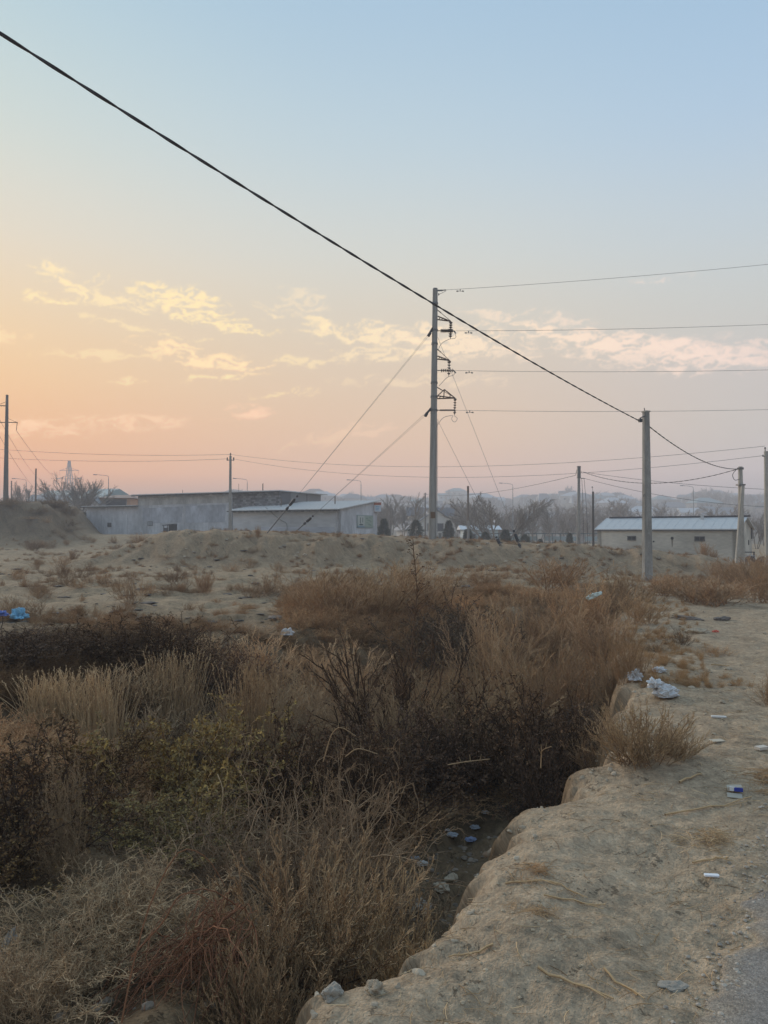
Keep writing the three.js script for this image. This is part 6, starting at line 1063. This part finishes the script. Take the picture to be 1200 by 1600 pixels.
lay('paper_strip', new THREE.BoxGeometry(0.12, 0.012, 0.03), paperM, 'thin pale strip lying on the path above the straw clump', 'paper', 1123, 1123, 0.012, -0.2);
lay('cardboard_scrap', new THREE.BoxGeometry(0.1, 0.008, 0.06), mat(0.5, 0.43, 0.33, 0.9), 'flat beige scrap on the path between the strip and the packet', 'cardboard', 1120, 1160, 0.012, 0.2);
lay('cardboard_scrap', new THREE.BoxGeometry(0.09, 0.02, 0.05), mat(0.56, 0.5, 0.42, 0.9), 'light flat scrap near the picture edge by the brown tuft', 'cardboard', 1190, 1172, 0.015, 0.4);
{ const p = spot(8, 1520), g = crumple(31, 0.022, 0.09, 0.02, 3, 0.5); const m = single('rag', g, mat(0.33, 0.3, 0.26, 0.9), 'torn grey rag standing at the bottom west corner', 'rag', [p[0], p[1] + 0.08, p[2]]); m.rotation.z = -0.3; }
lay('litter_scrap', crumple(44, 0.04, 0.02, 0.03, 2, 0.5), mat(0.6, 0.12, 0.07, 0.6), 'red scrap lying far along the path', 'litter', 1118, 989, 0.02);
for (const [px, py, sx, sy, sz, m, label] of [[657, 1424, 0.075, 0.055, 0.06, greyStone, 'grey rounded stone at the lower end of the ditch floor'], [690, 1388, 0.07, 0.025, 0.05, stoneM, 'flat slab of clay on the ditch floor under the bank'], [708, 1374, 0.07, 0.022, 0.05, stoneM, 'second flat clay slab behind the first under the bank'], [665, 1285, 0.08, 0.05, 0.06, stoneM, 'pale lump of clay at the foot of the black shrubs'], [703, 1270, 0.09, 0.05, 0.06, stoneM, 'larger pale lump of clay deeper in the ditch'], [1050, 1543, 0.05, 0.012, 0.035, greyStone, 'flat grey stone half sunk in the path near the asphalt'], [585, 1549, 0.035, 0.025, 0.03, stoneM, 'light clod on the rim of the ditch hole'], [520, 1558, 0.04, 0.03, 0.035, greyStone, 'grey stone beside the dark ditch hole'], [1090, 990, 0.16, 0.06, 0.12, stoneM, 'dark flat lump lying across the far path'], [1075, 968, 0.3, 0.05, 0.12, mat(0.14, 0.11, 0.09), 'long dark clod on the far path'], [1128, 970, 0.2, 0.06, 0.1, mat(0.15, 0.12, 0.1), 'dark clod on the far path beyond the long one'], [1158, 905, 0.5, 0.3, 0.3, stoneM, 'square block of pale stone near the braced pole']]) lay('stone', pebbleShape(px % 13 + 1, sx, sy, sz), m, label, 'stone', px, py, sy * 0.15, (px % 7) * 0.5);
{ // single sticks
  const sticks = [[1040, 1275, 1175, 1248, 0.005, 'curved pale stick just below the crushed packet'], [1080, 1350, 1140, 1343, 0.0045, 'straight pale stick below the broadest straw clump'], [790, 1384, 870, 1382, 0.004, 'pale straw stalk across the path by the rusty tuft'], [848, 1403, 945, 1417, 0.004, 'long forked stalk pointing from the rusty tuft to the path'], [860, 1380, 915, 1409, 0.0035, 'thin stalk slanting over the long forked one'], [945, 1520, 998, 1560, 0.005, 'pale bent stick low on the path'], [840, 1515, 955, 1565, 0.005, 'brown twig with a bend at the bottom of the path'], [1188, 1223, 1215, 1228, 0.006, 'pale stick cut by the picture edge behind the packet'], [1060, 1225, 1095, 1212, 0.007, 'short broken pale branch beside the rounded tan shrub'], [1112, 1040, 1140, 1042, 0.008, 'dark stick on the far path'], [770, 1480, 700, 1500, 0.004, 'thin brown twig near the ditch lip']];
  for (const [x0, y0, x1, y1, rad, label] of sticks) { const a = spot(x0, y0), b = spot(x1, y1), r = rng(x0), pts = []; for (let k = 0; k <= 6; k++) { const t = k / 6, x = mix(a[0], b[0], t) + (r() - 0.5) * 0.012, z = mix(a[2], b[2], t) + (r() - 0.5) * 0.02; pts.push([x - a[0], ground(x, -z) + rad + 0.004 - a[1], z - a[2]]); } const tb = new TB(); tb.twig(pts, rad, rad * 0.6, [0.46, 0.35, 0.22], 6); if (rad < 0.006) tb.twig([pts[3], pts[4].map((v, i) => v + [0.01, 0.01, 0.03][i]), pts[5].map((v, i) => v + [0.02, 0.012, 0.06][i])], rad * 0.6, rad * 0.4, [0.46, 0.36, 0.23], 5); single('dry_stick', tb.geo(), plantMat, label, 'stick', a); }
  // bleached stalks that stand out of the thicket
  const stalks = [[[505, 1190, 5.0], [520, 1145, 4.95], [533, 1137, 4.9], [556, 1150, 4.9], 'bleached hooked stalk on top of the thorny tangle'], [[540, 1182, 4.9], [560, 1170, 4.8], [590, 1178, 4.75], 'short bleached stalk curving out of the thorny tangle'], [[340, 1210, 5.0], [348, 1235, 4.9], [346, 1270, 4.85], 'pale bent stalk hanging before the olive shrub'], [[700, 1195, 6.2], [730, 1190, 6.1], [765, 1186, 6.0], 'pale straight stalk lying in the black ditch shrubs'], [[845, 1200, 5.7], [846, 1180, 5.7], [848, 1172, 5.65], [862, 1166, 5.6], 'dry forked stalk with a pale top under the clay bank'], [[190, 1598, 2.85], [210, 1500, 2.95], [240, 1400, 3.05], [285, 1328, 3.1], [320, 1338, 3.12], [352, 1385, 3.15], 'long red-brown cane arching over the pale shrub'], [[205, 1495, 3.0], [255, 1440, 3.05], [280, 1400, 3.08], [305, 1396, 3.1], [340, 1415, 3.1], 'lower red-brown cane arching under the long one'], [[905, 960, 14], [915, 930, 14], [955, 905, 14], 'bleached branch sticking out of the orange-rust weeds'], [[18, 1068, 9], [14, 1090, 9], [8, 1110, 9], 'thin pale stalk before the dark shrubs at the west edge']];
  for (const s of stalks) { const label = s.pop(), pts = s.map((p) => at(...p)), a = pts[0], cv = new THREE.CatmullRomCurve3(pts.map((p) => new THREE.Vector3(...p.map((v, k) => v - a[k])))), D = s[0][2], red = /red/.test(label); const q = cv.getPoints(14).map((v) => v.toArray()), tb = new TB(); tb.twig(q, D * (red ? 0.0013 : 0.0008), D * 0.0005, red ? [0.22, 0.115, 0.07] : [0.38, 0.29, 0.19], 5); if (!red) { const r = rng(7); for (let k = 5; k < 14; k += 3) tb.twig([q[k], q[k].map((v, i) => v + [0.03 * (r() - 0.5), 0.03, 0.05 * (r() - 0.5)][i] * D * 0.25)], D * 0.0005, D * 0.0003, [0.36, 0.28, 0.18], 3); } single('dry_stalk', tb.geo(), plantMat, label, 'stalk', a); }
}
renderer.render(scene, camera);
